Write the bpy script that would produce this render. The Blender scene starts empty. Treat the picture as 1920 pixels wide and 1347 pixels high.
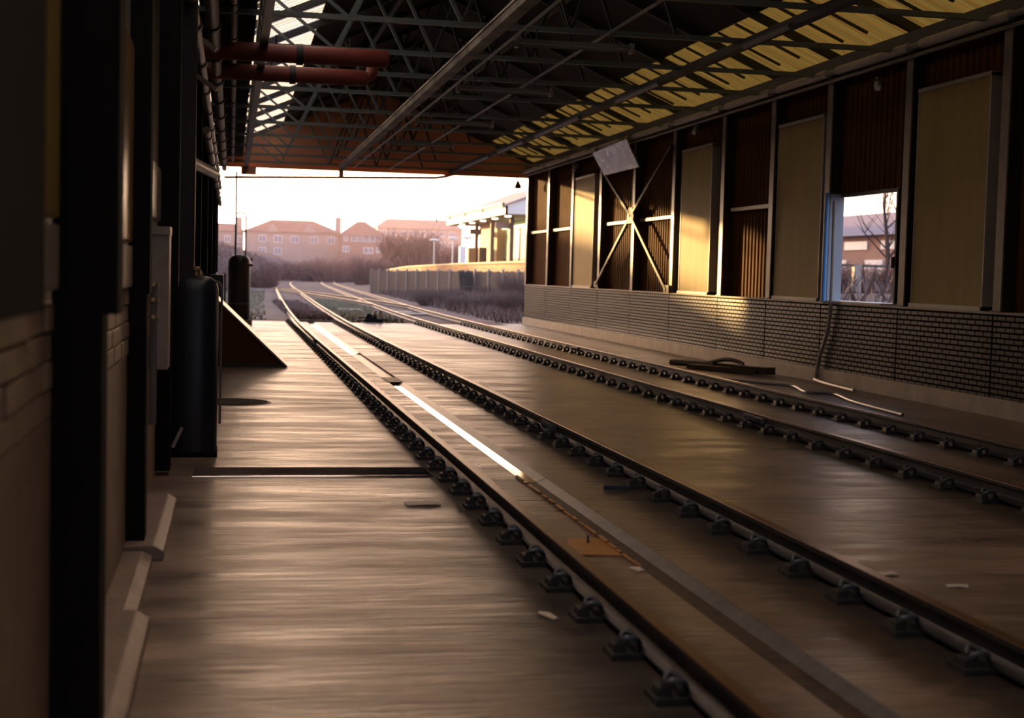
import bpy, math, random
from mathutils import Vector, Matrix
random.seed(7)
S = bpy.context.scene
COL = S.collection
PI = math.pi
CAMH = 1.7325

# ------------------------------------------------------------------ helpers
class MB:
    """collects geometry in world coordinates; build() links it as one mesh object"""
    def __init__(s): s.v = []; s.f = []
    def box(s, x0, x1, y0, y1, z0, z1):
        b = len(s.v)
        s.v += [(x0,y0,z0),(x1,y0,z0),(x1,y1,z0),(x0,y1,z0),(x0,y0,z1),(x1,y0,z1),(x1,y1,z1),(x0,y1,z1)]
        s.f += [(b,b+3,b+2,b+1),(b+4,b+5,b+6,b+7),(b,b+1,b+5,b+4),(b+1,b+2,b+6,b+5),(b+2,b+3,b+7,b+6),(b+3,b,b+4,b+7)]
        return s
    def bar(s, p, q, w, h, up=(0,0,1)):
        p = Vector(p); q = Vector(q); d = (q-p).normalized(); u = Vector(up)
        if abs(d.dot(u)) > .99: u = Vector((0,1,0))
        r = d.cross(u).normalized()*(w/2); t = r.normalized().cross(d).normalized()*(h/2)
        b = len(s.v)
        for c in (p, q):
            for a, e in ((-1,-1),(1,-1),(1,1),(-1,1)): s.v.append(tuple(c+r*a+t*e))
        s.f += [(b,b+1,b+2,b+3),(b+7,b+6,b+5,b+4)]
        for i in range(4):
            j = (i+1) % 4; s.f.append((b+i,b+4+i,b+4+j,b+j))
        return s
    def tube(s, pts, r, n=8, cap=True):
        pts = [Vector(p) for p in pts]; b0 = len(s.v); m = len(pts)
        rr = r if isinstance(r, (list, tuple)) else [r]*m
        prev = None
        for i, p in enumerate(pts):
            d = (pts[min(i+1,m-1)]-pts[max(i-1,0)]).normalized()
            if prev is None:
                u = Vector((0,0,1)) if abs(d.z) < .9 else Vector((1,0,0))
                a = d.cross(u).normalized()
            else:
                a = (prev - d*prev.dot(d)).normalized()
            prev = a; c = d.cross(a)
            for k in range(n):
                th = 2*PI*k/n
                s.v.append(tuple(p + (a*math.cos(th)+c*math.sin(th))*rr[i]))
        for i in range(m-1):
            for k in range(n):
                k2 = (k+1) % n
                s.f.append((b0+i*n+k, b0+i*n+k2, b0+(i+1)*n+k2, b0+(i+1)*n+k))
        if cap:
            s.f.append(tuple(b0+k for k in reversed(range(n))))
            s.f.append(tuple(b0+(m-1)*n+k for k in range(n)))
        return s
    def lathe(s, prof, c, n=20, axis='z'):
        b0 = len(s.v); m = len(prof)
        for r, z in prof:
            for k in range(n):
                th = 2*PI*k/n; a, e = r*math.cos(th), r*math.sin(th)
                s.v.append((c[0]+a, c[1]+e, c[2]+z) if axis == 'z' else ((c[0]+z, c[1]+a, c[2]+e) if axis == 'x' else (c[0]+a, c[1]+z, c[2]+e)))
        for i in range(m-1):
            for k in range(n):
                k2 = (k+1) % n
                s.f.append((b0+i*n+k, b0+i*n+k2, b0+(i+1)*n+k2, b0+(i+1)*n+k))
        s.f.append(tuple(b0+k for k in reversed(range(n))))
        s.f.append(tuple(b0+(m-1)*n+k for k in range(n)))
        return s
    def prism(s, poly, a0, a1, axis='y'):
        """poly: 2-D points; extruded along axis from a0 to a1. y:(x,z) x:(y,z) z:(x,y)"""
        b = len(s.v); n = len(poly)
        for a in (a0, a1):
            for u, w in poly:
                s.v.append((u,a,w) if axis == 'y' else ((a,u,w) if axis == 'x' else (u,w,a)))
        s.f.append(tuple(range(b, b+n))); s.f.append(tuple(reversed(range(b+n, b+2*n))))
        for i in range(n):
            j = (i+1) % n; s.f.append((b+i, b+n+i, b+n+j, b+j))
        return s
    def quad(s, a, b_, c, d):
        b = len(s.v); s.v += [tuple(a),tuple(b_),tuple(c),tuple(d)]; s.f.append((b,b+1,b+2,b+3)); return s
    def tri(s, a, b_, c):
        b = len(s.v); s.v += [tuple(a),tuple(b_),tuple(c)]; s.f.append((b,b+1,b+2)); return s
    def build(s, name, m, parent=None, smooth=False, bevel=0, recalc=True):
        me = bpy.data.meshes.new(name)
        off = Vector((0,0,0)); p = parent
        while p is not None: off += p.location; p = p.parent
        me.from_pydata([(x-off.x, y-off.y, z-off.z) for x, y, z in s.v], [], s.f)
        if recalc:
            import bmesh
            bm = bmesh.new(); bm.from_mesh(me); bmesh.ops.recalc_face_normals(bm, faces=bm.faces); bm.to_mesh(me); bm.free()
        me.materials.append(m)
        o = bpy.data.objects.new(name, me); COL.objects.link(o)
        if parent is not None: o.parent = parent
        if smooth:
            for pl in me.polygons: pl.use_smooth = True
            if smooth != 'all':
                me.set_sharp_from_angle(angle=math.radians(40))
        if bevel:
            md = o.modifiers.new('bevel', 'BEVEL'); md.width = bevel; md.segments = 2; md.limit_method = 'ANGLE'
        return o

def tag(o, label, cat, group=None, kind=None):
    if label: o['label'] = label
    if cat: o['category'] = cat
    if group: o['group'] = group
    if kind: o['kind'] = kind
    return o
def thing(name, label, cat, loc, group=None):
    o = bpy.data.objects.new(name, None); COL.objects.link(o); o.location = loc; o.empty_display_size = .2
    return tag(o, label, cat, group)
def struct(name, mb, m, label=None, **k):
    o = mb.build(name, m, **k); o['kind'] = 'structure'
    if label: o['label'] = label
    return o
def copy_tree(o, parent=None):
    c = o.copy(); COL.objects.link(c)
    if parent is not None: c.parent = parent
    for ch in list(o.children): copy_tree(ch, c)
    return c

# ------------------------------------------------------------------ materials
def mat(name, base, rough=.6, metal=0, spec=.5, noise=None, bump=0, bscale=30, stretch=(1,1,1), rvar=0):
    """noise: (colour, scale, amount) mixes a second colour by fractal noise"""
    m = bpy.data.materials.new(name); m.use_nodes = True
    nt = m.node_tree; N = nt.nodes; L = nt.links; b = N['Principled BSDF']
    b.inputs['Base Color'].default_value = (*base, 1); b.inputs['Roughness'].default_value = rough
    b.inputs['Metallic'].default_value = metal; b.inputs['Specular IOR Level'].default_value = spec
    tc = N.new('ShaderNodeTexCoord'); mp = N.new('ShaderNodeMapping'); mp.inputs['Scale'].default_value = stretch
    L.new(tc.outputs['Object'], mp.inputs['Vector'])
    if noise:
        col, sc, amt = noise
        nz = N.new('ShaderNodeTexNoise'); nz.inputs['Scale'].default_value = sc; nz.inputs['Detail'].default_value = 6; nz.inputs['Roughness'].default_value = .65
        L.new(mp.outputs[0], nz.inputs['Vector'])
        cr = N.new('ShaderNodeValToRGB'); cr.color_ramp.elements[0].position = .5-amt/2; cr.color_ramp.elements[1].position = .5+amt/2
        cr.color_ramp.elements[0].color = (*base,1); cr.color_ramp.elements[1].color = (*col,1)
        L.new(nz.outputs['Fac'], cr.inputs['Fac']); L.new(cr.outputs[0], b.inputs['Base Color'])
        if rvar:
            mr = N.new('ShaderNodeMapRange'); mr.inputs['From Min'].default_value = .3; mr.inputs['From Max'].default_value = .7
            mr.inputs['To Min'].default_value = rough-rvar; mr.inputs['To Max'].default_value = rough+rvar
            L.new(nz.outputs['Fac'], mr.inputs['Value']); L.new(mr.outputs[0], b.inputs['Roughness'])
    if bump:
        n2 = N.new('ShaderNodeTexNoise'); n2.inputs['Scale'].default_value = bscale; n2.inputs['Detail'].default_value = 5
        L.new(mp.outputs[0], n2.inputs['Vector'])
        bp = N.new('ShaderNodeBump'); bp.inputs['Strength'].default_value = bump; bp.inputs['Distance'].default_value = .02
        L.new(n2.outputs['Fac'], bp.inputs['Height']); L.new(bp.outputs[0], b.inputs['Normal'])
    return m

def brick_mat(name, c1, c2, mortar, rough=.5, bump=.6, w=.225, h=.075, ms=.012, uaxis='y', spec=.5, gloss=False):
    m = bpy.data.materials.new(name); m.use_nodes = True
    nt = m.node_tree; N = nt.nodes; L = nt.links; b = N['Principled BSDF']
    b.inputs['Roughness'].default_value = rough; b.inputs['Specular IOR Level'].default_value = spec
    tc = N.new('ShaderNodeTexCoord'); sx = N.new('ShaderNodeSeparateXYZ'); cb = N.new('ShaderNodeCombineXYZ')
    L.new(tc.outputs['Object'], sx.inputs[0])
    L.new(sx.outputs['Y' if uaxis == 'y' else 'X'], cb.inputs['X']); L.new(sx.outputs['Z'], cb.inputs['Y'])
    br = N.new('ShaderNodeTexBrick'); br.inputs['Scale'].default_value = 1
    br.inputs['Brick Width'].default_value = w; br.inputs['Row Height'].default_value = h; br.inputs['Mortar Size'].default_value = ms
    br.inputs['Color1'].default_value = (*c1,1); br.inputs['Color2'].default_value = (*c2,1); br.inputs['Mortar'].default_value = (*mortar,1)
    br.inputs['Mortar Smooth'].default_value = .1
    L.new(cb.outputs[0], br.inputs['Vector']); L.new(br.outputs['Color'], b.inputs['Base Color'])
    if gloss:
        for nm, a0, a1 in (('Roughness', rough, .95), ('Specular IOR Level', spec, .02)):
            q = N.new('ShaderNodeMapRange'); q.inputs['To Min'].default_value = a0; q.inputs['To Max'].default_value = a1
            L.new(br.outputs['Fac'], q.inputs['Value']); L.new(q.outputs[0], b.inputs[nm])
    bp = N.new('ShaderNodeBump'); bp.inputs['Strength'].default_value = bump; bp.inputs['Distance'].default_value = .01; bp.invert = True
    nz = N.new('ShaderNodeTexNoise'); nz.inputs['Scale'].default_value = 22; L.new(tc.outputs['Object'], nz.inputs['Vector'])
    ad = N.new('ShaderNodeMath'); ad.operation = 'MULTIPLY_ADD'; ad.inputs[1].default_value = .5
    L.new(nz.outputs['Fac'], ad.inputs[0]); L.new(br.outputs['Fac'], ad.inputs[2])
    L.new(ad.outputs[0], bp.inputs['Height']); L.new(bp.outputs[0], b.inputs['Normal'])
    return m

def translucent(name, col, stripe=None, trans=.7):
    m = bpy.data.materials.new(name); m.use_nodes = True
    nt = m.node_tree; N = nt.nodes; L = nt.links; N.remove(N['Principled BSDF']); out = N['Material Output']
    d = N.new('ShaderNodeBsdfDiffuse'); t = N.new('ShaderNodeBsdfTranslucent'); mx = N.new('ShaderNodeMixShader')
    mx.inputs[0].default_value = trans
    tc = N.new('ShaderNodeTexCoord'); mp = N.new('ShaderNodeMapping'); mp.inputs['Scale'].default_value = (.25,5,.25)
    nz = N.new('ShaderNodeTexNoise'); nz.inputs['Scale'].default_value = 1.5; nz.inputs['Detail'].default_value = 5
    L.new(tc.outputs['Object'], mp.inputs[0]); L.new(mp.outputs[0], nz.inputs['Vector'])
    cr = N.new('ShaderNodeValToRGB'); cr.color_ramp.elements[0].position = .3; cr.color_ramp.elements[1].position = .7
    cr.color_ramp.elements[0].color = (*[c*.6 for c in col],1); cr.color_ramp.elements[1].color = (*col,1)
    L.new(nz.outputs['Fac'], cr.inputs[0]); L.new(cr.outputs[0], d.inputs[0]); L.new(cr.outputs[0], t.inputs[0])
    L.new(d.outputs[0], mx.inputs[1]); L.new(t.outputs[0], mx.inputs[2]); L.new(mx.outputs[0], out.inputs[0])
    return m

def emis(name, col, st):
    m = bpy.data.materials.new(name); m.use_nodes = True; b = m.node_tree.nodes['Principled BSDF']
    b.inputs['Base Color'].default_value = (.8,.8,.75,1); b.inputs['Emission Color'].default_value = (*col,1); b.inputs['Emission Strength'].default_value = st
    return m

def floor_mat():
    m = bpy.data.materials.new('concrete_floor'); m.use_nodes = True
    nt = m.node_tree; N = nt.nodes; L = nt.links; b = N['Principled BSDF']
    tc = N.new('ShaderNodeTexCoord')
    def noise(scale, sx, sy, det=6, ro=.6):
        mp = N.new('ShaderNodeMapping'); mp.inputs['Scale'].default_value = (sx, sy, 1)
        nz = N.new('ShaderNodeTexNoise'); nz.inputs['Scale'].default_value = scale; nz.inputs['Detail'].default_value = det; nz.inputs['Roughness'].default_value = ro
        L.new(tc.outputs['Object'], mp.inputs[0]); L.new(mp.outputs[0], nz.inputs['Vector']); return nz
    streak = noise(1, .55, 2.4); blot = noise(.55, 1, 1); fine = noise(9, .6, 1.2)
    cr = N.new('ShaderNodeValToRGB'); e = cr.color_ramp.elements
    e[0].position = .38; e[0].color = (.1,.072,.056,1); e[1].position = .62; e[1].color = (.42,.3,.225,1)
    x = e.new(.5); x.color = (.225,.16,.122,1)
    fs = noise(5, .35, 3.2, 4, .7)
    ad = N.new('ShaderNodeMath'); ad.operation = 'MULTIPLY_ADD'; ad.inputs[1].default_value = .35
    ad2 = N.new('ShaderNodeMath'); ad2.operation = 'MULTIPLY_ADD'; ad2.inputs[1].default_value = .38
    ad3 = N.new('ShaderNodeMath'); ad3.operation = 'MULTIPLY'; ad3.inputs[1].default_value = .27; L.new(fs.outputs['Fac'], ad3.inputs[0]); L.new(ad3.outputs[0], ad2.inputs[2])
    L.new(streak.outputs['Fac'], ad2.inputs[0]); L.new(blot.outputs['Fac'], ad.inputs[0]); L.new(ad2.outputs[0], ad.inputs[2]); L.new(ad.outputs[0], cr.inputs[0])
    # grease beside the rails: dark bands with ragged edges along each rail
    sx = N.new('ShaderNodeSeparateXYZ'); L.new(tc.outputs['Object'], sx.inputs[0])
    wob = N.new('ShaderNodeMath'); wob.operation = 'MULTIPLY_ADD'; wob.inputs[1].default_value = .5; wob.inputs[2].default_value = -.25
    L.new(fine.outputs['Fac'], wob.inputs[0])
    mask = None
    for cx, hw in ((1.74,.42),(3.33,.3),(6.02,.34),(7.6,.26)):
        s1 = N.new('ShaderNodeMath'); s1.operation = 'SUBTRACT'; s1.inputs[1].default_value = cx; L.new(sx.outputs['X'], s1.inputs[0])
        s2 = N.new('ShaderNodeMath'); s2.operation = 'ABSOLUTE'; L.new(s1.outputs[0], s2.inputs[0])
        s3 = N.new('ShaderNodeMath'); s3.operation = 'ADD'; L.new(s2.outputs[0], s3.inputs[0]); L.new(wob.outputs[0], s3.inputs[1])
        mr = N.new('ShaderNodeMapRange'); mr.inputs['From Min'].default_value = hw-.1; mr.inputs['From Max'].default_value = hw+.16; mr.inputs['To Min'].default_value = 1; mr.inputs['To Max'].default_value = 0
        L.new(s3.outputs[0], mr.inputs['Value'])
        if mask is None: mask = mr
        else:
            mm = N.new('ShaderNodeMath'); mm.operation = 'MAXIMUM'; L.new(mask.outputs[0], mm.inputs[0]); L.new(mr.outputs[0], mm.inputs[1]); mask = mm
    mx = N.new('ShaderNodeMix'); mx.data_type = 'RGBA'; mx.inputs['B'].default_value = (.03,.025,.024,1)
    gm = N.new('ShaderNodeMath'); gm.operation = 'MULTIPLY'; gm.inputs[1].default_value = .85; L.new(mask.outputs[0], gm.inputs[0])
    L.new(gm.outputs[0], mx.inputs['Factor']); L.new(cr.outputs[0], mx.inputs['A']); L.new(mx.outputs['Result'], b.inputs['Base Color'])
    mr = N.new('ShaderNodeMapRange'); mr.inputs['From Min'].default_value = .3; mr.inputs['From Max'].default_value = .7; mr.inputs['To Min'].default_value = .25; mr.inputs['To Max'].default_value = .5
    L.new(streak.outputs['Fac'], mr.inputs['Value']); L.new(mr.outputs[0], b.inputs['Roughness'])
    b.inputs['Specular IOR Level'].default_value = .8
    bp = N.new('ShaderNodeBump'); bp.inputs['Strength'].default_value = .55; bp.inputs['Distance'].default_value = .025
    h = N.new('ShaderNodeMath'); h.operation = 'MULTIPLY_ADD'; h.inputs[1].default_value = .5
    L.new(fs.outputs['Fac'], h.inputs[0]); L.new(streak.outputs['Fac'], h.inputs[2]); L.new(h.outputs[0], bp.inputs['Height']); L.new(bp.outputs[0], b.inputs['Normal'])
    return m

M = {}
M['floor'] = floor_mat()
M['plinth'] = mat('pale_concrete', (.42,.35,.29), .6, noise=((.3,.25,.21),3,.4), bump=.2)
M['brick_dark'] = brick_mat('dark_brick', (.014,.01,.008), (.026,.018,.012), (.012,.009,.007), rough=.28, ms=.014, bump=.4, spec=.9, gloss=True)
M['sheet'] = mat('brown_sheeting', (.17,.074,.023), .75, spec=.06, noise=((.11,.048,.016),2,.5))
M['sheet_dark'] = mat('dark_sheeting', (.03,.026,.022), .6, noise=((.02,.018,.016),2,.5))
M['board'] = mat('yellow_board', (.45,.34,.14), .65, spec=.15, noise=((.36,.26,.1),1.2,.5), stretch=(1,2.5,.25))
M['frame_pale'] = mat('pale_frame', (.45,.4,.34), .45)
M['steel_dark'] = mat('dark_painted_steel', (.05,.042,.036), .45, noise=((.03,.026,.024),4,.4))
M['roof_steel'] = mat('dark_roof_steel', (.028,.026,.024), .6)  # plain darker steel for rafters, right-hand web members and beams
M['steel_brown'] = mat('brown_painted_steel', (.24,.19,.14), .4, noise=((.17,.13,.1),4,.4))
M['brace'] = mat('brace_brown', (.06,.038,.022), .6)
M['steel_green'] = mat('grey_green_steel', (.17,.2,.185), .5, noise=((.11,.13,.12),3,.4))
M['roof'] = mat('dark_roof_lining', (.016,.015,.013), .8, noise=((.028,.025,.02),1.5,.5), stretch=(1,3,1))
M['gable'] = mat('glow_tinted_gable', (.55,.26,.14), .7, noise=((.44,.2,.11),2,.5))  # orange glow around the open end put into the gable's colour
M['light_yellow'] = translucent('yellow_rooflight', (.33,.175,.03))
M['light_white'] = translucent('white_rooflight', (.9,.84,.74))
M['rail_side'] = mat('rail_steel', (.05,.052,.06), .42, metal=.6, noise=((.09,.085,.09),14,.4), bump=.15, bscale=60)
M['rail_top'] = mat('rail_rust_top', (.2,.095,.045), .33, metal=.35, noise=((.13,.065,.035),5,.5), stretch=(4,.6,1))
M['chair'] = mat('cast_iron', (.05,.052,.06), .5, metal=.4, noise=((.07,.065,.065),20,.4), bump=.2)
M['clip'] = mat('clip_steel', (.17,.19,.22), .45, metal=.5, noise=((.06,.06,.065),25,.4))
M['wet_steel'] = mat('wet_channel_steel', (.75,.72,.7), .1, metal=1)
M['dry_bed'] = mat('rusty_channel_bed', (.04,.03,.025), .55, noise=((.1,.06,.035),9,.3), bump=.3)
M['chan_side'] = mat('channel_side', (.1,.1,.105), .35, metal=.3, noise=((.2,.19,.19),8,.4))
M['pit'] = mat('pit_dark', (.02,.018,.016), .5)
M['tank'] = mat('blue_black_tank', (.012,.017,.026), .35, spec=.5)
M['tank_far'] = mat('tank_dark_green', (.03,.028,.024), .35)
M['brass'] = mat('brass', (.6,.45,.25), .35, metal=.8)
M['pipe_pale'] = mat('pale_pipe', (.42,.37,.32), .45, noise=((.3,.26,.23),6,.4))
M['pipe_grey'] = mat('grey_pipe', (.2,.2,.2), .4, noise=((.14,.14,.13),6,.4))
M['pipe_red'] = mat('red_oxide_pipe', (.3,.06,.04), .5, noise=((.2,.045,.03),3,.4))
M['concrete_l'] = mat('render_wall', (.46,.34,.25), .5, noise=((.33,.24,.17),4,.4), bump=.4, bscale=18)
M['block'] = mat('pale_block', (.55,.42,.32), .45, noise=((.42,.32,.245),5,.4), bump=.4)
M['kerb'] = mat('kerb_concrete', (.36,.27,.22), .5, noise=((.26,.2,.165),6,.4), bump=.3)
M['black'] = mat('black_steel', (.011,.01,.01), .85, spec=.15)
M['mirror_board'] = mat('pale_sheet_metal', (.9,.92,.95), .3, metal=.75, noise=((.66,.7,.78),2.5,.35), rvar=.1)
M['white'] = mat('white_paint', (.75,.74,.72), .5)
M['lamp_grey'] = mat('lamp_grey', (.22,.22,.2), .5)
M['gloss_board'] = mat('varnished_yellow_board', (.5,.36,.12), .3)
M['gloss_wood'] = mat('varnished_board', (.4,.24,.12), .22)
M['gloss_pale'] = mat('pale_sky_reflection', (.6,.55,.45), .12)
M['ramp'] = mat('ramp_board', (.45,.34,.23), .35, noise=((.24,.18,.12),5,.4))
M['iron'] = mat('rusty_iron', (.04,.033,.025), .5, noise=((.08,.05,.03),8,.4))
M['orange_lit_plate'] = mat('orange_lit_rust', (.55,.24,.05), .4, noise=((.33,.14,.04),6,.5))  # rust with orange light put into its colour, for crust and plate
M['paper'] = mat('paper_scrap', (.75,.66,.56), .7)
M['blue'] = mat('blue_plastic', (.1,.3,.6), .4)
M['hose'] = mat('grey_hose', (.1,.1,.11), .4)
M['navy'] = mat('navy_metal', (.03,.045,.075), .4)
M['ground'] = mat('rough_ground', (.18,.115,.09), .9, noise=((.11,.115,.06),.22,.35), bump=.8, bscale=3)
M['bank'] = mat('scrub_bank', (.19,.112,.092), .95, noise=((.1,.065,.058),.12,.4), bump=1, bscale=1.2)
M['drygrass'] = mat('dry_grass', (.21,.13,.105), .9, noise=((.14,.09,.08),.5,.5))
M['greengrass'] = mat('short_grass', (.27,.24,.15), .9, noise=((.2,.17,.11),.8,.5))
M['twig'] = mat('bare_twigs', (.27,.14,.11), .9, noise=((.17,.095,.08),.5,.5))
M['bark'] = mat('dark_bark', (.055,.035,.035), .9)
M['hbrick'] = mat('far_brick', (.3,.17,.14), .8, noise=((.25,.135,.11),.5,.5))
M['hrender'] = mat('far_render', (.4,.3,.27), .8, noise=((.34,.25,.22),.4,.5))
M['htile'] = mat('far_tile', (.24,.1,.08), .8, noise=((.19,.08,.07),.5,.5))
M['htile_p'] = mat('far_tile_pale', (.34,.19,.15), .8, noise=((.3,.16,.13),.5,.5))
M['hwin'] = mat('white_window', (.75,.74,.78), .3)
M['glass'] = mat('window_glass', (.2,.2,.24), .15)
M['pfence'] = mat('grey_fence', (.12,.08,.066), .8, noise=((.17,.12,.1),1.5,.4), stretch=(2,2,.2))
M['pfence_dark'] = mat('dark_fence', (.05,.045,.05), .7)
M['plat_face'] = brick_mat('orange_platform_brick', (.5,.24,.1), (.36,.15,.07), (.42,.28,.16), rough=.8, w=1.2, h=.28, ms=.03, bump=.3)
M['plat_top'] = mat('platform_top', (.45,.33,.24), .7)
M['canopy_white'] = mat('canopy_fascia', (.8,.76,.72), .5)
M['canopy_roof'] = mat('canopy_roof', (.33,.25,.24), .6)
M['canopy_soffit'] = mat('canopy_soffit', (.1,.075,.055), .7)
M['ochre'] = mat('ochre_wall', (.5,.3,.12), .7, noise=((.4,.24,.1),1,.5))
M['green_wall'] = mat('olive_wall', (.3,.32,.12), .6)
M['lamp_on'] = emis('lamp_tube', (1,1,.7), 2.2)
M['wbrick'] = mat('pink_brick', (.42,.24,.18), .8, noise=((.36,.2,.16),.6,.5))
M['slate'] = mat('purple_slate', (.2,.14,.17), .6)

# ------------------------------------------------------------------ dimensions (metres; X right, Y along the tracks, Z up)
XW = 9.985                       # inner face of the right-hand wall
XL = -.60                        # face of the left-hand wall
YE = 49.1                        # open end of the shed
YB = -12.0                       # back end
JOINTS = [12.1,14.9,17.66,20.47,23.4,26.02,28.8,32.2,35.55,38.95,42.3,45.65,49.1]
RAILX = {'A':1.92,'B':3.43,'C':6.115,'D':7.655}

# ------------------------------------------------------------------ floor
fl = MB()
jn = [YB,-2.4,10.75,23.9,37.0,47.7]
for i in range(5):
    a, b = jn[i]+.006, jn[i+1]-.006
    if i == 2:
        for (u, w) in ((a,12.05),(12.62,b)): fl.box(-.7,2.42,u,w,-.3,0)
        fl.box(-.7,-.3,12.05,12.62,-.3,0); fl.box(1.70,2.42,12.05,12.62,-.3,0)
        fl.box(-.3,1.70,12.05,12.62,-.3,-.09)
    else: fl.box(-.7,2.42,a,b,-.3,0)
    fl.box(2.66,10.4,a,b,-.3,0)
fl.box(2.42,2.66,YB,47.7,-.3,-.07)
fl.box(-.7,10.4,YB,47.7,-.5,-.3)
fl.box(9.2,10.4,47.7,YE+.2,-.5,0)
struct('floor', fl, M['floor'], 'stained concrete floor slab of the shed')

# the drain between the rails of the near track
def channel(name, y0, y1, label, bed='wet_steel'):
    t = thing(name, label, 'drain channel', (2.53, y0, -.07), 'steel drain channel lengths')
    MB().box(2.422,2.57,y0,y1,-.07,-.03).build('channel_bed', M[bed], t)
    MB().prism([(2.571,-.07),(2.659,-.07),(2.659,.004),(2.645,.004),(2.571,-.03)],y0,y1,'y').build('channel_side', M['chan_side'], t)
    return t
channel('drain_channel', -4, 11.88, 'dry rusty length of the drain channel closest to the camera', 'dry_bed')
lp = MB(); y = 8.2
while y < 12:
    q = random.uniform(.08,.3); lp.box(2.405,2.425+random.uniform(0,.012),y,y+q,.0,.012+random.uniform(0,.008)); y += q+random.uniform(.02,.12)
tag(lp.build('drain_crust', M['orange_lit_plate'], bevel=.004), 'rusty crust along the lip of the dry drain channel, orange sunlight in its colour', 'rust crust', kind='stuff')  # orange sunlight on the rusty lip put into the crust's colour
channel('drain_channel', 11.9, 22.3, 'wet shining steel drain channel between the near rails, the long length')
channel('drain_channel', 30.2, 46.6, 'short shining steel drain channel length beside the far end of the floor')
t = MB().box(2.4,2.66,22.35,23.3,-.055,.006).build('drain_cover', M['pit']); tag(t, 'dark iron drain cover at the end of the long wet channel', 'drain cover')
t = MB().box(2.424,2.655,23.32,30.15,-.068,-.03).build('channel_lid', M['chan_side']); tag(t, 'dull lid strip closing the drain channel between its shining lengths', 'drain lid')
# cross drain lip
lip = MB().tube([(-.3,12.05,-.006),(1.7,12.05,-.006)], .017, 10)
tag(lip.build('drain_lip', M['wet_steel'], smooth=True), 'bright steel nosing along the edge of the cross drain in the floor', 'drain edge')

# ------------------------------------------------------------------ rails
def catmull(pts, per=6):
    out = []
    for i in range(len(pts)-1):
        p0 = pts[max(i-1,0)]; p1 = pts[i]; p2 = pts[i+1]; p3 = pts[min(i+2,len(pts)-1)]
        for k in range(per):
            t = k/per
            out.append(tuple(.5*((2*b)+(c-a)*t+(2*a-5*b+4*c-d)*t*t+(-a+3*b-3*c+d)*t**3) for a,b,c,d in zip(p0,p1,p2,p3)))
    out.append(pts[-1]); return out
LINE_A = [(1.92,-10),(1.92,12),(1.92,37),(2.08,52),(2.5,73.7),(3.06,98.5),(3.67,123.5),(4.3,146),(5.25,170),(7.1,194),(10.6,224),(16.3,266),(26,331)]
LINE_C = [(6.115,-10),(6.115,20),(6.12,44),(6.25,56),(6.62,70),(7.5,96),(8.75,133),(10.3,170),(12.3,199),(16.2,238),(22.6,286),(33,345)]
def offset(line, d):
    o = []
    for i, p in enumerate(line):
        a = line[max(i-1,0)]; b = line[min(i+1,len(line)-1)]
        dx, dy = b[0]-a[0], b[1]-a[1]; l = math.hypot(dx,dy)
        o.append((p[0]+dy/l*d, p[1]-dx/l*d))
    return o
LINES = {'A':LINE_A,'B':offset(LINE_A,1.51),'C':LINE_C,'D':offset(LINE_C,1.54)}
PROF = [(-.07,0),(.07,0),(.07,.012),(.02,.028),(.009,.04),(.009,.098),(.034,.112),(.034,.136),(-.034,.136),(-.034,.112),(-.009,.098),(-.009,.04),(-.02,.028),(-.07,.012)]
def sweep(mb, path, prof, z):
    n = len(prof); b0 = len(mb.v)
    for i, p in enumerate(path):
        a = path[max(i-1,0)]; b = path[min(i+1,len(path)-1)]
        dx, dy = b[0]-a[0], b[1]-a[1]; l = math.hypot(dx,dy)
        for u, w in prof: mb.v.append((p[0]+dy/l*u, p[1]-dx/l*u, z+w))
    for i in range(len(path)-1):
        for k in range(n):
            k2 = (k+1) % n
            mb.f.append((b0+i*n+k, b0+i*n+k2, b0+(i+1)*n+k2, b0+(i+1)*n+k))
    mb.f.append(tuple(b0+k for k in range(n))); mb.f.append(tuple(b0+(len(path)-1)*n+k for k in reversed(range(n))))
    return mb
# one chair with two spring clips, reused along every rail
def chair_mesh():
    c = MB().box(-.21,.21,-.09,.09,.0,.028)
    for s in (-1,1):
        q = .068 if s < 0 else .036
        c.prism([(s*.13,.028),(s*.195,.028),(s*.188,q-.005),(s*.137,q)], -.05, .05, 'y')
        c.prism([(s*.074,.028),(s*.105,.028),(s*.1,.06),(s*.08,.06)], -.06, .06, 'y')
    o = c.build('rail_chair', M['chair'], bevel=.006); return o
def clip_mesh():
    pts = [(-.17,-.035,.062),(-.15,-.05,.085),(-.12,-.055,.095),(-.085,-.05,.085),(-.066,-.03,.06),(-.062,.0,.055),(-.07,.03,.07),(-.095,.05,.095),(-.125,.05,.092),(-.14,.03,.066)]
    return MB().tube(catmull(pts,3), .014, 6).build('spring_clip', M['clip'], smooth='all')
CH0 = chair_mesh(); CL0 = clip_mesh()
RLAB = {'A':'rusty-topped steel rail of the near track, beside the left-hand floor strip',
        'B':'rusty-topped steel rail of the near track, across the drain channel',
        'C':'steel rail of the far track nearer the drain, with a fishplate joint',
        'D':'steel rail running closest to the brick wall with the window'}
first = True
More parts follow.
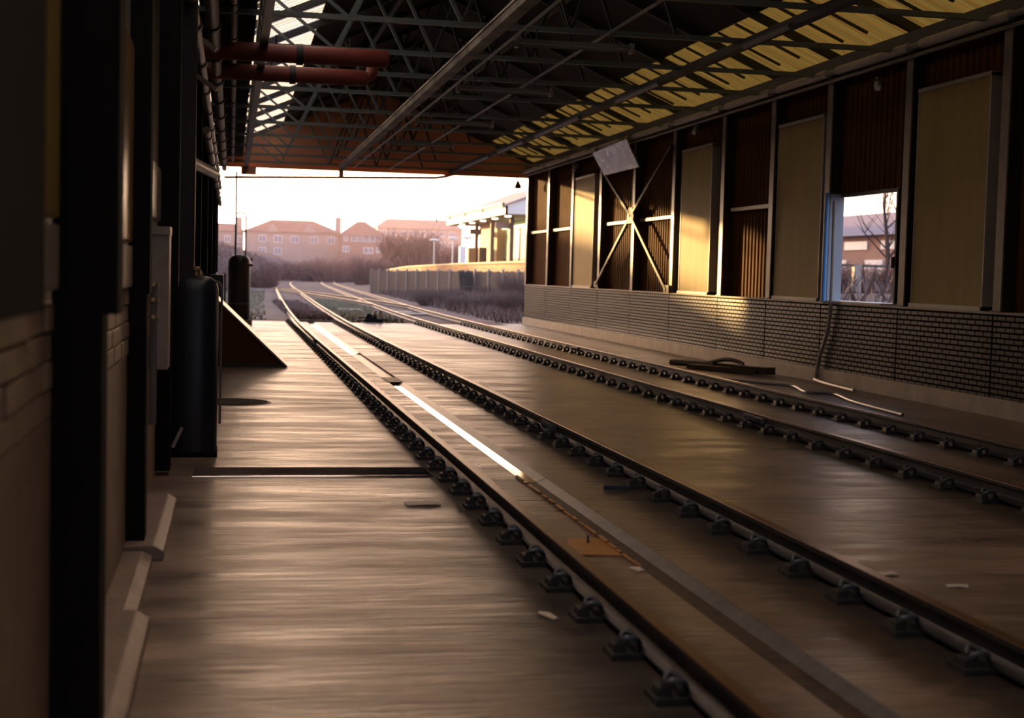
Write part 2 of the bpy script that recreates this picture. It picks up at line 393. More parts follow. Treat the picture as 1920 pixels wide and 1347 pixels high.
for k in 'ABCD':
    t = thing('rail', RLAB[k], 'rail', (RAILX[k], 0, 0), 'running rails of the two tracks')
    path = [p for p in catmull(LINES[k], 5)]
    sweep(MB(), path, PROF, .028).build('rail_section', M['rail_side'], t, smooth=True)
    sweep(MB(), path, [(-.034,0),(.034,0),(.031,.005),(-.031,.005)], .1641).build('running_surface', M['rail_top'], t)['label'] = 'rusty brown top of the rail head'
    n = 0
    y = {'A':4.22,'B':4.5,'C':8.5,'D':9.3}[k]
    while y < 47.4 and n < 66:
        if first: c = CH0; c.location = (0, y, 0); cl = CL0; first = False
        else: c = CH0.copy(); COL.objects.link(c); c.location = (0, y, 0); cl = CL0.copy(); COL.objects.link(cl)
        c.parent = t; cl.parent = c; cl.location = (0,0,0)
        c2 = CL0.copy(); COL.objects.link(c2); c2.parent = c; c2.rotation_euler = (0,0,PI); c2.location = (0,0,0); c2.scale = (1,1,.62)
        y += .69; n += 1
    for jy in {'A':(33.2,),'B':(15.2,33.0),'C':(16.1,37.6),'D':(31.6,)}[k]:
        f = MB()
        for s in (-1,1): f.box(RAILX[k]+s*.03-.014, RAILX[k]+s*.03+.014, jy-.32, jy+.32, .062, .135)
        f.build('fishplate', M['clip'], t, bevel=.004)
        b = MB()
        for q in (-.24,-.1,.1,.24): b.lathe([(.017,0),(.017,.02)], (RAILX[k]-.066, jy+q, .1), 6, 'x')
        b.build('fishplate_bolts', M['clip'], t)
# turnout rails outside
def outrail(pts, label):
    t = thing('crossover_rail', label, 'rail', (pts[0][0], pts[0][1], 0), 'rails of the turnout')
    sweep(MB(), catmull(pts,6), PROF, .028).build('rail_section', M['rail_side'], t, smooth=True)
    sweep(MB(), catmull(pts,6), [(-.034,0),(.034,0),(.031,.005),(-.031,.005)], .1641).build('running_surface', M['rail_top'], t)
outrail([(8.1,66),(7.4,77),(6.2,91),(4.9,106),(3.9,120)], 'rusty turnout rail crossing from the far track to the near one outdoors, upper one')
outrail([(6.55,68),(5.85,80),(4.8,94),(3.8,108),(3.2,118)], 'rusty turnout rail crossing between the tracks outdoors, nearer the shed')

# ------------------------------------------------------------------ right wall
TOPB = 1.365
YN = YB
jj = [YB,-7.5,-4.7,-1.9,.9,3.7,6.5,9.3] + JOINTS
bw = MB()
for i in range(len(jj)-1): bw.box(XW, XW+.3, jj[i]+.022, jj[i+1]-.022, .25, TOPB)
struct('wall_right', bw, M['brick_dark'], 'low wall of dark bricks with pale mortar under the panels')
struct('wall_right', MB().box(XW+.05, XW+.33, YB, YE, .2, TOPB-.02), M['black'])
struct('trim_1', MB().box(XW-.05, XW+.32, YB, YE, 0, .25), M['plinth'], 'pale concrete plinth along the foot of the brick wall', bevel=.01)
struct('trim_2', MB().box(XW-.02, XW+.34, YB, 20.50, TOPB, TOPB+.03).box(XW-.02, XW+.34, 20.50, YE, TOPB, TOPB+.03), M['plinth'])
# corrugated sheeting, set back behind the columns; hole for the window
XS = XW+.24
def corr_x(mb, y0, y1, z0, z1, x=XS, pitch=.19, d=.045, th=.02):
    y = y0
    prof = []
    while y < y1-1e-6:
        for u, dx in ((0,0),(.40,0),(.5,d),(.9,d)):
            yy = y+u*pitch
            if yy < y1: prof.append((yy, x+dx))
        y += pitch
    prof.append((y1, prof[-1][1]))
    b = len(mb.v)
    for yy, xx in prof: mb.v += [(xx,yy,z0),(xx,yy,z1)]
    for i in range(len(prof)-1): mb.f.append((b+2*i, b+2*i+2, b+2*i+3, b+2*i+1))
    b = len(mb.v)
    for yy, xx in prof: mb.v += [(xx+th,yy,z0),(xx+th,yy,z1)]
    for i in range(len(prof)-1): mb.f.append((b+2*i+1, b+2*i+3, b+2*i+2, b+2*i))
    return mb
sh = MB()
WY0, WY1, WZ0, WZ1 = 21.1, 23.2, TOPB+.03, 3.19
corr_x(sh, YB, WY0, TOPB, 5.6); corr_x(sh, WY1, YE, TOPB, 5.6); corr_x(sh, WY0, WY1, WZ1, 5.6)
struct('wall_right', sh, M['sheet'], 'brown corrugated wall sheeting behind the columns', recalc=False)
# window opening: frame, reveal, sill
wf = MB()
wf.box(XW+.02,XW+.27,WY1,WY1+.05,WZ0,WZ1+.05)
w = struct('window_1', wf, mat('pale_reveal',(.34,.35,.37),.5), 'square unglazed window opening cut in the wall sheeting')
fr = MB().box(XS-.03,XS+.1,WY0-.06,WY0,WZ0,WZ1).box(XS-.03,XS+.1,WY0-.06,WY1+.05,WZ1,WZ1+.05)
fr.build('window_frame', M['steel_dark'], w)
MB().box(XW-.03,XW+.42,WY0-.1,WY1+.1,TOPB+.03,TOPB+.06).build('window_sill', M['white'], w)
MB().box(XW+.2,XW+.27,WY0-.02,WY0+.08,1.98,2.16).build('window_catch', M['black'], w)

ORD = ['at the open end','second from the open end','third from the open end','fourth from the open end','fifth from the open end','sixth from the open end','seventh from the open end','eighth from the open end','ninth from the open end','tenth from the open end','eleventh from the open end','twelfth from the open end','thirteenth from the open end']
# columns
cols = list(reversed(JOINTS))[:11]
for i, y in enumerate(cols):
    yy = y-.1 if i else y-.12
    t = thing('steel_column', 'tall brown steel column on the brick wall, '+ORD[i], 'column', (XW, yy, TOPB+.03), 'steel columns of the window-side wall')
    MB().box(XW-.012,XW+.012,yy-.1,yy+.1,TOPB+.03,5.42).build('column_flange', M['steel_brown'], t)
    MB().box(XW+.012,XW+.225,yy-.008,yy+.1,TOPB+.03,5.42).build('column_web', M['steel_dark'], t)
    MB().box(XW-.03,XW+.23,yy-.14,yy+.14,TOPB+.031,TOPB+.05).build('base_plate', M['steel_dark'], t)
# boards
for (y0,y1,lab) in ((39.75,42.0,'narrow yellow board lit by the sun, the one nearest the open end'),(29.55,31.6,'yellow board half lit by the sun, right of the crossed braces'),(23.65,25.7,'shaded yellow-brown board just before the window opening'),(18.05,20.1,'large shaded yellow-brown board closest to the camera, past the window opening')):
    t = thing('infill_board', lab, 'board', (XW+.05, (y0+y1)/2, TOPB+.03), 'yellow boards closing the wall bays')
    MB().box(XW+.04,XW+.075,y0,y1,TOPB+.09,4.58).build('board_panel', M['board'], t)
    f = MB()
    f.box(XW+.03,XW+.22,y0-.03,y0,TOPB+.03,4.62).box(XW+.03,XW+.22,y1,y1+.03,TOPB+.03,4.62)
    f.box(XW+.02,XW+.22,y0-.03,y1+.03,4.58,4.64).box(XW+.0,XW+.22,y0-.03,y1+.03,TOPB+.031,TOPB+.09)
    f.build('board_frame', M['frame_pale'], t)
# mid rails
for (y0,y1,lab) in ((45.8,48.8,'pale horizontal rail across the end bay of corrugated sheeting'),(42.45,45.4,'pale horizontal rail across the second bay of sheeting from the open end'),(35.7,38.7,'pale horizontal rail behind the crossed braces, farther bay'),(32.35,35.3,'pale horizontal rail behind the crossed braces, nearer bay'),(26.15,28.5,'pale horizontal rail across the dark sheeting between two yellow boards')):
    tag(MB().box(XW+.12,XW+.23,y0,y1,3.14,3.21).build('sheeting_rail', M['frame_pale']), lab, 'wall rail', 'rails across the sheeting')
# crossed braces
t = thing('cross_brace', 'brown steel crossed bracing bolted to the columns of two sunlit bays', 'brace', (XW,35.45,3.29))
XB = XW-.065
N0 = (XB,35.45,3.29)
for q in ((XB,32.15,4.78),(XB,32.2,1.45),(XB,38.8,1.52),(XB,38.7,4.75)):
    MB().bar(N0,q,.075,.075,(1,0,0)).build('brace_bar', M['brace'], t)
MB().prism([(35.2,3.1),(35.7,3.1),(35.75,3.3),(35.6,3.5),(35.3,3.5),(35.15,3.3)], XB-.03, XB+.03, 'x').build('gusset_plate', M['brace'], t)
for q in ((32.2,1.47),(38.8,1.5)):
    MB().prism([(q[0]-.2,q[1]-.07),(q[0]+.2,q[1]-.07),(q[0]+.2,q[1]+.1),(q[0]-.2,q[1]+.1)], XB-.02, XB+.02, 'x').build('end_plate', M['brace'], t)
# eaves beam, pale pipe, gutter
tag(MB().box(XW-.1,XW+.3,YB,YE,5.28,5.5).build('eaves_beam', M['steel_dark']), 'dark steel eaves beam along the top of the window-side wall', 'beam')
t = thing('eaves_pipe', 'pale grey pipe hung along the eaves above the yellow boards', 'pipe', (XW-.28,14,5.2))
for i in range(len(JOINTS)-2):
    MB().tube([(XW-.28,JOINTS[i+1]-.6,5.2),(XW-.28,JOINTS[i+2]-1.0,5.2)], .07, 10).build('pipe_length', M['pipe_pale'], t, smooth=True)
MB().tube([(XW-.28,14.2,5.2),(XW-.28,48.6,5.2)], .045, 8).build('pipe_core', M['pipe_grey'], t, smooth=True)
tag(MB().tube([(XW-.1,14.2,5.12),(XW-.1,48.8,5.12)], .03, 8).build('conduit', M['pipe_grey'], smooth=True), 'thin grey conduit under the eaves beam of the window-side wall', 'conduit')
# tilted pale sheet
t = thing('deflector_panel', 'square pale sheet tilted out from the eaves above the crossed braces', 'panel', (9.72,36.4,4.5))
a, b, c, d = (9.9,38.085,4.487),(9.9,34.698,4.486),(9.55,34.698,5.155),(9.55,38.085,5.07)
n = (Vector(b)-Vector(a)).cross(Vector(d)-Vector(a)).normalized()*.035
p = MB(); vs = [Vector(q) for q in (a,b,c,d)]; p.v = [tuple(q) for q in vs]+[tuple(q+n) for q in vs]
p.f = [(0,1,2,3),(7,6,5,4),(0,4,5,1),(1,5,6,2),(2,6,7,3),(3,7,4,0)]
p.build('sheet', M['mirror_board'], t)
MB().tube([(9.55,37.9,5.06),(9.72,37.9,5.3)],.02,6).build('hanger', M['steel_dark'], t)
MB().tube([(9.55,34.9,5.14),(9.72,34.9,5.3)],.02,6).build('hanger', M['steel_dark'], t)
# bracket lamps
def bracket_lamp(y, z, label):
    t = thing('bracket_lamp', label, 'lamp', (XW, y, z), 'small lamps on brackets along the wall')
    MB().tube([(XW,y,z),(XW-.22,y,z+.06)],.02,6).build('bracket_arm', M['steel_dark'], t)
    MB().tube([(XW-.02,y+.25,z+.1),(XW-.3,y-.35,z-.12)],.05,8).build('lamp_tube', M['mirror_board'], t, smooth=True)
bracket_lamp(30.2,4.98,'small pale bracket lamp above the half-lit yellow board')
bracket_lamp(41.3,4.9,'small bracket lamp above the narrow sunlit board')
bracket_lamp(21.2,4.85,'small pale bracket lamp above the window opening')
# pipe beside the window
pts = catmull([(XW-.06,22.85,3.1),(XW-.06,22.85,1.2),(XW-.06,23.2,.5),(XW-.08,23.3,.12),(XW-.2,22.9,.06),(9.62,21.1,.045)],6)
tag(MB().tube(pts,.035,8).build('floor_conduit', M['pipe_pale'], smooth=True), 'brown conduit running down beside the window and bending along the floor', 'conduit')
tag(MB().tube([(XW-.05,23.18,1.4),(XW-.05,23.18,3.25)],.036,8).build('water_pipe', M['blue'], smooth=True), 'blue plastic pipe standing against the column left of the window', 'pipe')
pts = catmull([(8.25,23.6,.03),(8.7,22.6,.03),(9.0,22.1,.03),(8.75,20.9,.03),(9.06,20.6,.03),(8.8,19.3,.03),(8.62,17.4,.03)],6)
tag(MB().tube(pts,.024,8).build('hose', M['hose'], smooth=True), 'grey hose snaking over the floor below the window', 'hose')
# debris by the wall
t = thing('scrap_frame', 'dark broken iron frame lying on the floor by the brick wall', 'scrap', (9.2,25.8,0))
MB().tube([(8.55,27.3,.075),(9.1,26.3,.08)],.06,8).build('pipe_stub', M['iron'], t, smooth=True)
MB().bar((8.75,26.6,.05),(9.5,24.9,.06),.26,.08).bar((9.1,26.9,.07),(9.55,25.0,.1),.12,.1).build('plate', M['iron'], t)
MB().tube(catmull([(9.05,26.6,.1),(9.2,26.2,.2),(9.3,25.9,.22),(9.4,25.6,.17),(9.35,25.4,.08)],4),.04,8).build('loop', M['iron'], t, smooth=True)
MB().bar((9.25,25.5,.08),(9.65,24.75,.09),.24,.13).build('end_block', M['iron'], t)

# ------------------------------------------------------------------ left wall
lw = MB().box(XL-.3, XL, YB, YE, 0, 1.2)
struct('wall_left', lw, M['concrete_l'], 'rendered lower part of the left-hand wall')
lb = MB()
for r in range(4):
    z0 = 1.2+r*.098; y = YB + (r % 2)*.22
    while y < YE:
        y2 = min(y+.44, YE); dx = random.uniform(-.004,.012)
        lb.box(XL-.2, XL+dx+.004*(r == 3), y+.004, y2-.004, z0+.006, z0+.096); y = y2
struct('wall_left', lb, M['block'], 'courses of pale blocks topping the left-hand wall', bevel=.006)
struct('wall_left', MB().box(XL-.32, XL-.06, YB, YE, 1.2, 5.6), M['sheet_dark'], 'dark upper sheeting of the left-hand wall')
# low kerb, in three lengths
for (y0,y1,x1,h,lab) in ((2.0,6.95,-.36,.1,'pale concrete kerb length closest to the camera at the foot of the wall'),(6.99,8.55,-.43,.07,'low set-back kerb length in the middle of the wall foot'),(8.6,10.6,-.37,.09,'bright kerb length ending at the dark tank')):
    k = MB().prism([(XL,0),(x1,0),(x1,h*.6),(x1-.06,h),(XL,h)], y0, y1, 'y')
    tag(k.build('kerb', M['kerb'], bevel=.008), lab, 'kerb', 'kerb lengths along the left-hand wall')
# columns on the left
LC = [5.1,8.75,12.1,15.5,20.47,26.02,32.2,38.95,45.65]
LCL = ['wide black column standing closest to the camera','black column next beyond the widest one, with a lit strip before it','dark column just before the blue-black tank','dark column just beyond the blue-black tank','dark column on the pipe-covered wall, fifth from the camera','dark column on the pipe-covered wall, sixth from the camera','dark column on the pipe-covered wall, seventh from the camera','dark column beside the small cabinet far down the wall','dark column at the jamb of the open end, behind the far tank']
for y, lab in zip(LC, LCL):
    t = thing('wall_column', lab, 'column', (XL, y, 0), 'columns of the left-hand wall')
    w, wx = (.168,.05) if y < 6 else ((.11,.015) if y < 9 else (.12,.05))
    MB().box(XL-.02,XL+w,y,y+.22,.04,1.56).build('column_foot', M['black'], t)
    MB().box(XL+.0,XL+w+wx,y,y+.24,1.56,5.3).build('column_shaft', M['black'], t)
# boards and strips on the left wall
for (y0,y1,z0,z1,m,nm,lab,cat) in ((4.2,5.05,1.64,1.86,'frame_pale','wall_box','pale flat box on the wall before the widest black column','box'),
        (4.35,5.05,1.88,3.4,'gloss_board','infill_board','yellow board on the left-hand wall above the pale box','board'),
        (7.6,8.7,1.86,3.0,'gloss_wood','wall_board','orange-lit board on the wall before the second black column','board'),
        (7.6,8.7,1.60,1.84,'frame_pale','wall_box','small grey box under the orange-lit board','box'),
        (10.6,12.05,2.08,2.5,'gloss_pale','sky_reflection','pale glossy panel shaped as the sky reflection before the third dark column','reflection panel')):  # last panel: the sky's mirror image on the wall, put into its shape
    tag(MB().box(XL-.058,XL+.03,y0,y1,z0,z1).build(nm, M[m], bevel=.01), lab, cat)
tag(MB().box(XL-.1,XL+.1,3.0,4.1,1.6,5.0).build('wall_cabinet', M['black']), 'black cabinet on the wall at the picture edge, above the blocks', 'cabinet')
t = thing('vertical_trunking', 'pale vertical trunking on the wall just before the blue-black tank', 'trunking', (-.53,11.2,.95))
MB().box(-.6,-.46,11.05,11.4,.95,2.0).build('trunking_box', M['pipe_pale'], t, bevel=.01)
MB().box(-.6,-.455,11.03,11.42,1.96,2.02).build('trunking_cap', M['pipe_pale'], t)
t = thing('jointed_pipe', 'thin upright pipe with ring couplings beside the pale trunking', 'pipe', (-.53,10.3,.7))
MB().tube([(-.53,10.3,.62),(-.53,10.3,1.6)],.026,8).build('pipe', M['pipe_grey'], t, smooth=True)
for z in (1.585,1.48,1.36): MB().lathe([(.036,0),(.036,.025)],(-.53,10.3,z),10).build('coupling', M['brass'], t)

# near tank
t = thing('tank', 'blue-black domed tank standing against the wall before the triangular ramp', 'tank', (-.34,13.5,0))
def rrect(w, d, r, n=5):
    o = []
    for cx, cy, a0 in ((w/2-r,d/2-r,0),(-w/2+r,d/2-r,90),(-w/2+r,-d/2+r,180),(w/2-r,-d/2+r,270)):
        for k in range(n+1):
            a = math.radians(a0+90*k/n); o.append((cx+r*math.cos(a), cy+r*math.sin(a)))
    return o
body = MB(); ring = rrect(.44,.44,.16); zs = [(0,.97),(.04,1),(1.5,1),(1.56,.96),(1.6,.86),(1.63,.68),(1.645,.4)]
for z, sc in zs:
    for u, w in ring: body.v.append((-.335+u*sc, 13.5+w*sc, z+.0))
nr = len(ring)
for i in range(len(zs)-1):
    for k in range(nr): body.f.append((i*nr+k, i*nr+(k+1)%nr, (i+1)*nr+(k+1)%nr, (i+1)*nr+k))
body.f.append(tuple(reversed(range(nr)))); body.f.append(tuple((len(zs)-1)*nr+k for k in range(nr)))
body.build('tank_body', M['tank'], t, smooth=True)
MB().lathe([(.02,0),(.02,.04),(.035,.05),(.035,.075),(.015,.085)],(-.32,13.42,1.645),12).build('filler_cap', M['brass'], t, smooth=True)
MB().lathe([(.02,0),(.025,.02),(.012,.05)],(-.28,13.5,1.64),10).build('valve', M['brass'], t, smooth=True)
MB().tube(catmull([(-.25,13.5,1.62),(-.16,13.42,1.6),(-.09,13.36,1.54),(-.09,13.36,1.2),(-.09,13.36,.3)],5),.011,8).build('gauge_pipe', M['pipe_grey'], t, smooth=True)
MB().bar((-.5,13.2,.1),(-.42,13.2,.28),.03,.03).build('drain_handle', M['pipe_pale'], t)
MB().box(-.56,-.11,13.27,13.73,-.0,.05).build('tank_foot', M['black'], t)
# post behind the tank and stack above it
tag(MB().box(-.58,-.36,14.3,14.6,0,5.0).build('flue_duct', M['sheet_dark'], bevel=.02), 'dark square flue duct rising behind the blue-black tank', 'duct')

# triangular ramp
t = thing('ramp', 'triangular boarded ramp leaning against the wall behind the blue-black tank', 'ramp', (-.4,25.6,0))
MB().prism([(-.42,0),(.93,0),(-.42,1.3)], 25.45, 27.8, 'y').build('ramp_side', M['sheet'], t)
n = Vector((1.47,0,1.53)).normalized()*.03
MB().prism([(-.42,1.3),(.96,0),(.96+n.x,n.z),(-.42+n.x,1.3+n.z)], 25.4, 27.9, 'y').build('ramp_top', M['ramp'], t)
MB().box(-.42,.9,25.4,25.45,.0,.06).build('ramp_batten', M['steel_dark'], t)
# manhole cover
t = thing('manhole_cover', 'round dark manhole cover set in the floor beyond the blue-black tank', 'manhole cover', (.05,18.75,0))
MB().lathe([(.43,-.02),(.43,.012),(.40,.014)],(.05,18.75,0),32).build('cover_plate', M['black'], t)
MB().lathe([(.47,-.02),(.47,.006),(.435,.008)],(.05,18.75,0),32).build('cover_rim', M['chair'], t)

# small cabinet and far tank with its pipes
t = thing('meter_cabinet', 'small dark cabinet with a grey pipe between the ramp and the far tank', 'cabinet', (-.3,36,0))
MB().box(-.58,-.2,35.9,36.4,0,1.54).build('cabinet_body', M['tank'], t, bevel=.02)
MB().tube([(-.16,35.9,.02),(-.16,35.9,1.56)],.025,8).build('cabinet_pipe', M['pipe_grey'], t, smooth=True)
MB().lathe([(.04,0),(.04,.04)],(-.16,35.9,1.54),10).build('pipe_cap', M['brass'], t)
t = thing('boiler_tank', 'tall round-topped dark tank at the open end, with pipes above it', 'tank', (.22,44.5,0))
MB().lathe([(.30,.0),(.33,.02),(.33,1.72),(.31,1.84),(.25,1.93),(.15,1.98),(.05,2.0)],(.22,44.5,.12),24).build('tank_body', M['tank_far'], t, smooth=True)
MB().box(-.15,.62,44.1,44.9,0,.14).build('tank_base', M['plinth'], t)
MB().lathe([(.338,0),(.338,.03)],(.22,44.5,.62),24).build('tank_band', M['pipe_grey'], t)
MB().tube([(.1,44.5,2.05),(.1,44.5,4.6)],.03,8).build('riser_pipe', M['pipe_grey'], t, smooth=True)
MB().tube([(.1,44.5,3.36),(.36,44.5,3.36),(.4,44.5,3.3),(.4,44.5,2.0)],.025,8).build('return_pipe', M['pipe_grey'], t, smooth=True)
for z in (1.98,1.8): MB().lathe([(.0,-.02),(.035,-.02),(.05,0),(.035,.05),(.0,.06)],(.56,44.4,z),10,'x').build('valve', M['brass'] if z > 1.9 else M['tank_far'], t, smooth=True)
MB().lathe([(.0,0),(.05,.01),(.06,.06),(.03,.1)],(.6,44.3,.14),12).build('drain_tap', M['white'], t, smooth=True)
# service pipes along the left wall
def wall_pipe(x, z, r, y0, y1, m, label, step=2.9):
    t = thing('service_pipe', label, 'pipe', (x, y0, z), 'service pipes along the left-hand wall')
    MB().tube([(x,y0,z),(x,y1,z)], r, 12).build('pipe', M[m], t, smooth=True)
    y = y0+1
    while y < y1:
        MB().tube([(x,y-.09,z),(x,y+.09,z)], r*1.35, 12).build('flange', M['steel_dark'], t, smooth=True); y += step
wall_pipe(-.29,4.95,.085,13,48.6,'pipe_pale','thick pale service pipe high along the left-hand wall')
wall_pipe(-.02,5.25,.05,13,48.6,'pipe_pale','thinner pale service pipe nearest the trusses on the left')
wall_pipe(-.42,4.3,.06,12,48.6,'pipe_grey','grey service pipe below the thick pale one')
wall_pipe(-.40,3.75,.055,22,48.6,'pipe_pale','pale service pipe lowest on the left-hand wall, beyond the tank')
tag(MB().tube([(-.54,15.8,2.88),(-.26,20.4,3.01)],.07,12).build('lagged_pipe', M['pipe_pale'], smooth=True), 'thick lagged pipe sloping along the wall above the tank', 'pipe')
for (y, z, lab) in ((17.5,4.3,'upper slanting bracket catching light on the left-hand wall'),(18.5,3.95,'lower slanting bracket catching light on the left-hand wall')):
    tag(MB().bar((XL-.02,y,z+.25),(-.22,y,z-.02),.09,.05).build('wall_bracket', M['ramp']), lab, 'bracket')
# longitudinal lattice girder and cable trays above the left wall
t = thing('lattice_girder', 'dark lattice girder running along the eaves above the left-hand pipes', 'girder', (.42,14,5.1))
MB().box(.36,.48,14,YE,5.02,5.1).build('bottom_chord', M['steel_dark'], t)
MB().box(.36,.48,14,YE,5.72,5.8).build('top_chord', M['steel_dark'], t)
lt = MB(); y = 14
while y < 48:
    lt.bar((.42,y,5.06),(.42,y+.7,5.76),.05,.04).bar((.42,y+.7,5.76),(.42,y+1.4,5.06),.05,.04); y += 1.4
lt.build('lattice', M['steel_dark'], t)
t = thing('cable_tray', 'dark cable tray beside the lattice girder, over the left-hand pipes', 'cable tray', (.1,13,5.4))
MB().box(-.5,.30,13,YE-.15,5.40,5.44).build('tray_bed', M['black'], t)
MB().box(-.5,-.46,13,YE-.15,5.44,5.55).box(.27,.3,13,YE-.15,5.44,5.55).build('tray_edge', M['steel_dark'], t)
for i, x in enumerate((-.3,-.1,.12)): MB().tube([(x,13,5.47),(x,YE-.15,5.47)],.028,6).build('cable', M['black'], t)
# red oxide pipes
for (y, x1, lab, z) in ((22.0,2.3,'red-brown pipe with a rounded end crossing under the trusses, upper in the picture',4.93),(24.6,2.22,'red-brown pipe with an upturned end crossing under the trusses, lower in the picture',4.97)):
    t = thing('flue_pipe', lab, 'pipe', (.2,y,z), 'red-brown flue pipes')
    MB().tube([(-.55,y,z),(x1-.1,y,z),(x1-.03,y,z),(x1,y,z)],[.135,.135,.12,.07],16).build('pipe', M['pipe_red'], t, smooth=True)
    MB().tube([(.9,y,z),(1.0,y,z)],.16,16).build('pipe_collar', M['steel_dark'], t, smooth=True)
    if y > 23: MB().tube(catmull([(x1-.12,y,z),(x1+.02,y,z+.05),(x1+.08,y,z+.2)],4),.1,12).build('upturned_end', M['pipe_red'], t, smooth=True)
    for xx in (.6,1.7): MB().tube([(xx,y,z+.1),(xx,y,5.2)],.012,6).build('hanger', M['steel_dark'], t)

# ------------------------------------------------------------------ roof
RID = 4.72; ZE = 5.5; SL = .43
def zr(x): return ZE+SL*((XW+.4)-x) if x > RID else ZE+SL*(x-(XL-.4))
ZR = zr(RID+.001)
XR1 = 8.65; XL1 = 1.62
def slab(x0, x1, m, name, lab, y0=YB, y1=YE+.25, th=.03, kind='structure'):
    return struct(name, MB().prism([(x0,zr(x0)),(x1,zr(x1)),(x1,zr(x1)+th),(x0,zr(x0)+th)], y0, y1, 'y'), m, lab)
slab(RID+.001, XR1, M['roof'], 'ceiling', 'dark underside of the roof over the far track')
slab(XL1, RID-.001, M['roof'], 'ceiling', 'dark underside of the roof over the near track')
def corr_roof(x0, x1, y0, y1, pitch=.32, d=.05):
    mb = MB(); y = y0; prof = []
    while y < y1:
        for u, dz in ((0,0),(.6,0),(.72,d),(.88,d)): prof.append((min(y+u*pitch,y1), dz))
        y += pitch
    b = len(mb.v)
    for yy, dz in prof: mb.v += [(x0,yy,zr(x0)+dz),(x1,yy,zr(x1)+dz)]
    for i in range(len(prof)-1): mb.f.append((b+2*i, b+2*i+1, b+2*i+3, b+2*i+2))
    return mb
struct('window_2', corr_roof(XR1-.05, XW+.5, YB, YE+.2), M['light_yellow'], 'yellow corrugated rooflight strip along the window-side eaves', recalc=False)
struct('window_3', corr_roof(XL-.5, XL1+.05, YB, YE+.2), M['light_white'], 'bright corrugated rooflight strip along the left-hand eaves', recalc=False)
# sheet battens seen as dark lines under the yellow rooflights
rb = thing('rooflight_bars', 'dark glazing bars under the yellow rooflight strip', 'glazing bars', (XR1, 14, 6))
y = 14.2; 
while y < YE:
    MB().bar((XR1-.02,y,zr(XR1-.02)-.03),(XW-.14,y,zr(XW-.14)-.03),.05,.04).build('glazing_bar', M['roof_steel'], rb); y += .93
# roof trusses
TY = [y-.12 for y in JOINTS[1:]]
TY[-1] = YE-.35
def truss(y, lab):
    t = thing('roof_truss', lab, 'roof truss', (RID, y, 5.2), 'steel roof trusses across the shed')
    mg = M['steel_green']
    MB().box(XL+.1,XW+.1,y-.045,y+.045,5.2,5.27).build('bottom_chord', mg, t)
    for x0, x1 in ((XL+.1,RID),(XW+.1,RID)):
        MB().bar((x0,y,zr(x0)-.1),(x1,y,zr(x1+(.01 if x0 > RID else -.01))-.1),.11,.13).build('rafter', M['roof_steel'], t)
    xs = [XL+.25,1.55,3.15,RID,6.3,7.85,XW-.15]; nodes = [.55,2.35,3.95,5.5]
    for i in range(4):
        for xa, xb in ((xs[i], nodes[i]), (xs[i+1], nodes[i])):
            MB().bar((xa,y,5.235),(xb,y,zr(xb)-.15),.05,.05).build('web_member', mg if xb < 3 else M['roof_steel'], t)
    return t
ORDT = list(reversed(ORD[:len(TY)]))
for i, y in enumerate(TY): truss(y, 'grey-green steel roof truss spanning the tracks, '+ORDT[i])
# purlins
for (x, lab) in ((3.2,'dark roof purlin above the near track, left of the ridge'),(6.3,'dark roof purlin above the far track, right of the ridge')):
    tag(MB().box(x-.05,x+.05,14,YE,zr(x)-.22,zr(x)-.06).build('purlin', M['roof_steel']), lab, 'purlin', 'roof purlins')
t = thing('valley_beam', 'dark beam with a pale pipe under the inner edge of the yellow rooflights', 'beam', (7.3,14,5.2))
MB().box(7.22,7.36,14,YE,5.10,5.22).build('beam', M['roof_steel'], t)
vb = MB()
for (a, b) in ((18.2,20.0),(24.2,27.0),(30,34.5),(36,39.5),(41,46)): vb.tube([(7.2,a,5.10),(7.2,b,5.10)],.045,8)
vb.build('pale_pipe', M['pipe_grey'], t, smooth=True)
# ceiling cable trunking over the tracks
t = thing('cable_trunking', 'long pale mottled trunking hung from the trusses above the near track', 'trunking', (3.55,14,5.1))
MB().box(3.46,3.64,14,YE-.4,5.06,5.18).build('trunking_body', mat('mottled_trunking',(.22,.2,.17),.6,noise=((.05,.045,.04),1.2,.25)), t)
MB().box(3.44,3.47,14,YE-.4,5.17,5.2).build('trunking_lip', M['pipe_pale'], t)
for (x, lab) in ((3.95,'thin conduit carrying the lamp battens above the near track'),(5.15,'thin conduit along the middle of the roof')):
    tag(MB().tube([(x,14,5.15),(x,YE-.4,5.15)],.022,6).build('lamp_conduit', M['pipe_grey']), lab, 'conduit', 'lamp conduits under the trusses')
for (y, lab) in ((20.25,'unlit lamp batten under the trusses, closest to the camera'),(25.6,'unlit lamp batten under the trusses, middle of the row'),(31.5,'unlit lamp batten under the trusses, third along'),(37.2,'unlit lamp batten under the trusses, nearest the open end')):
    t = thing('lamp_batten', lab, 'lamp', (4.75,y,5.0), 'fluorescent battens under the roof')
    MB().box(3.9,5.6,y-.06,y+.06,5.0,5.06).build('batten_body', M['lamp_grey'], t)
    MB().tube([(3.95,y-.03,4.97),(5.55,y-.03,4.97)],.02,8).build('lamp_tube', M['lamp_grey'], t, smooth=True)
    for xx in (3.88,5.57): MB().box(xx,xx+.05,y-.08,y+.08,4.94,5.08).build('end_cap', M['pipe_pale'], t)
    for xx in (4.2,5.3): MB().tube([(xx,y,5.05),(xx,y,5.21)],.012,6).build('hanger', M['roof_steel'], t)
# gable above the open end
gp = [(XL-.3,5.06),(XW+.3,5.06),(XW+.35,zr(XW+.35)),(RID,ZR),(XL-.35,zr(XL-.35))]
struct('wall_front', MB().prism(gp, YE-.1, YE+.1, 'y'), M['gable'], 'gable sheeting above the open end, orange glow put into its red-brown')
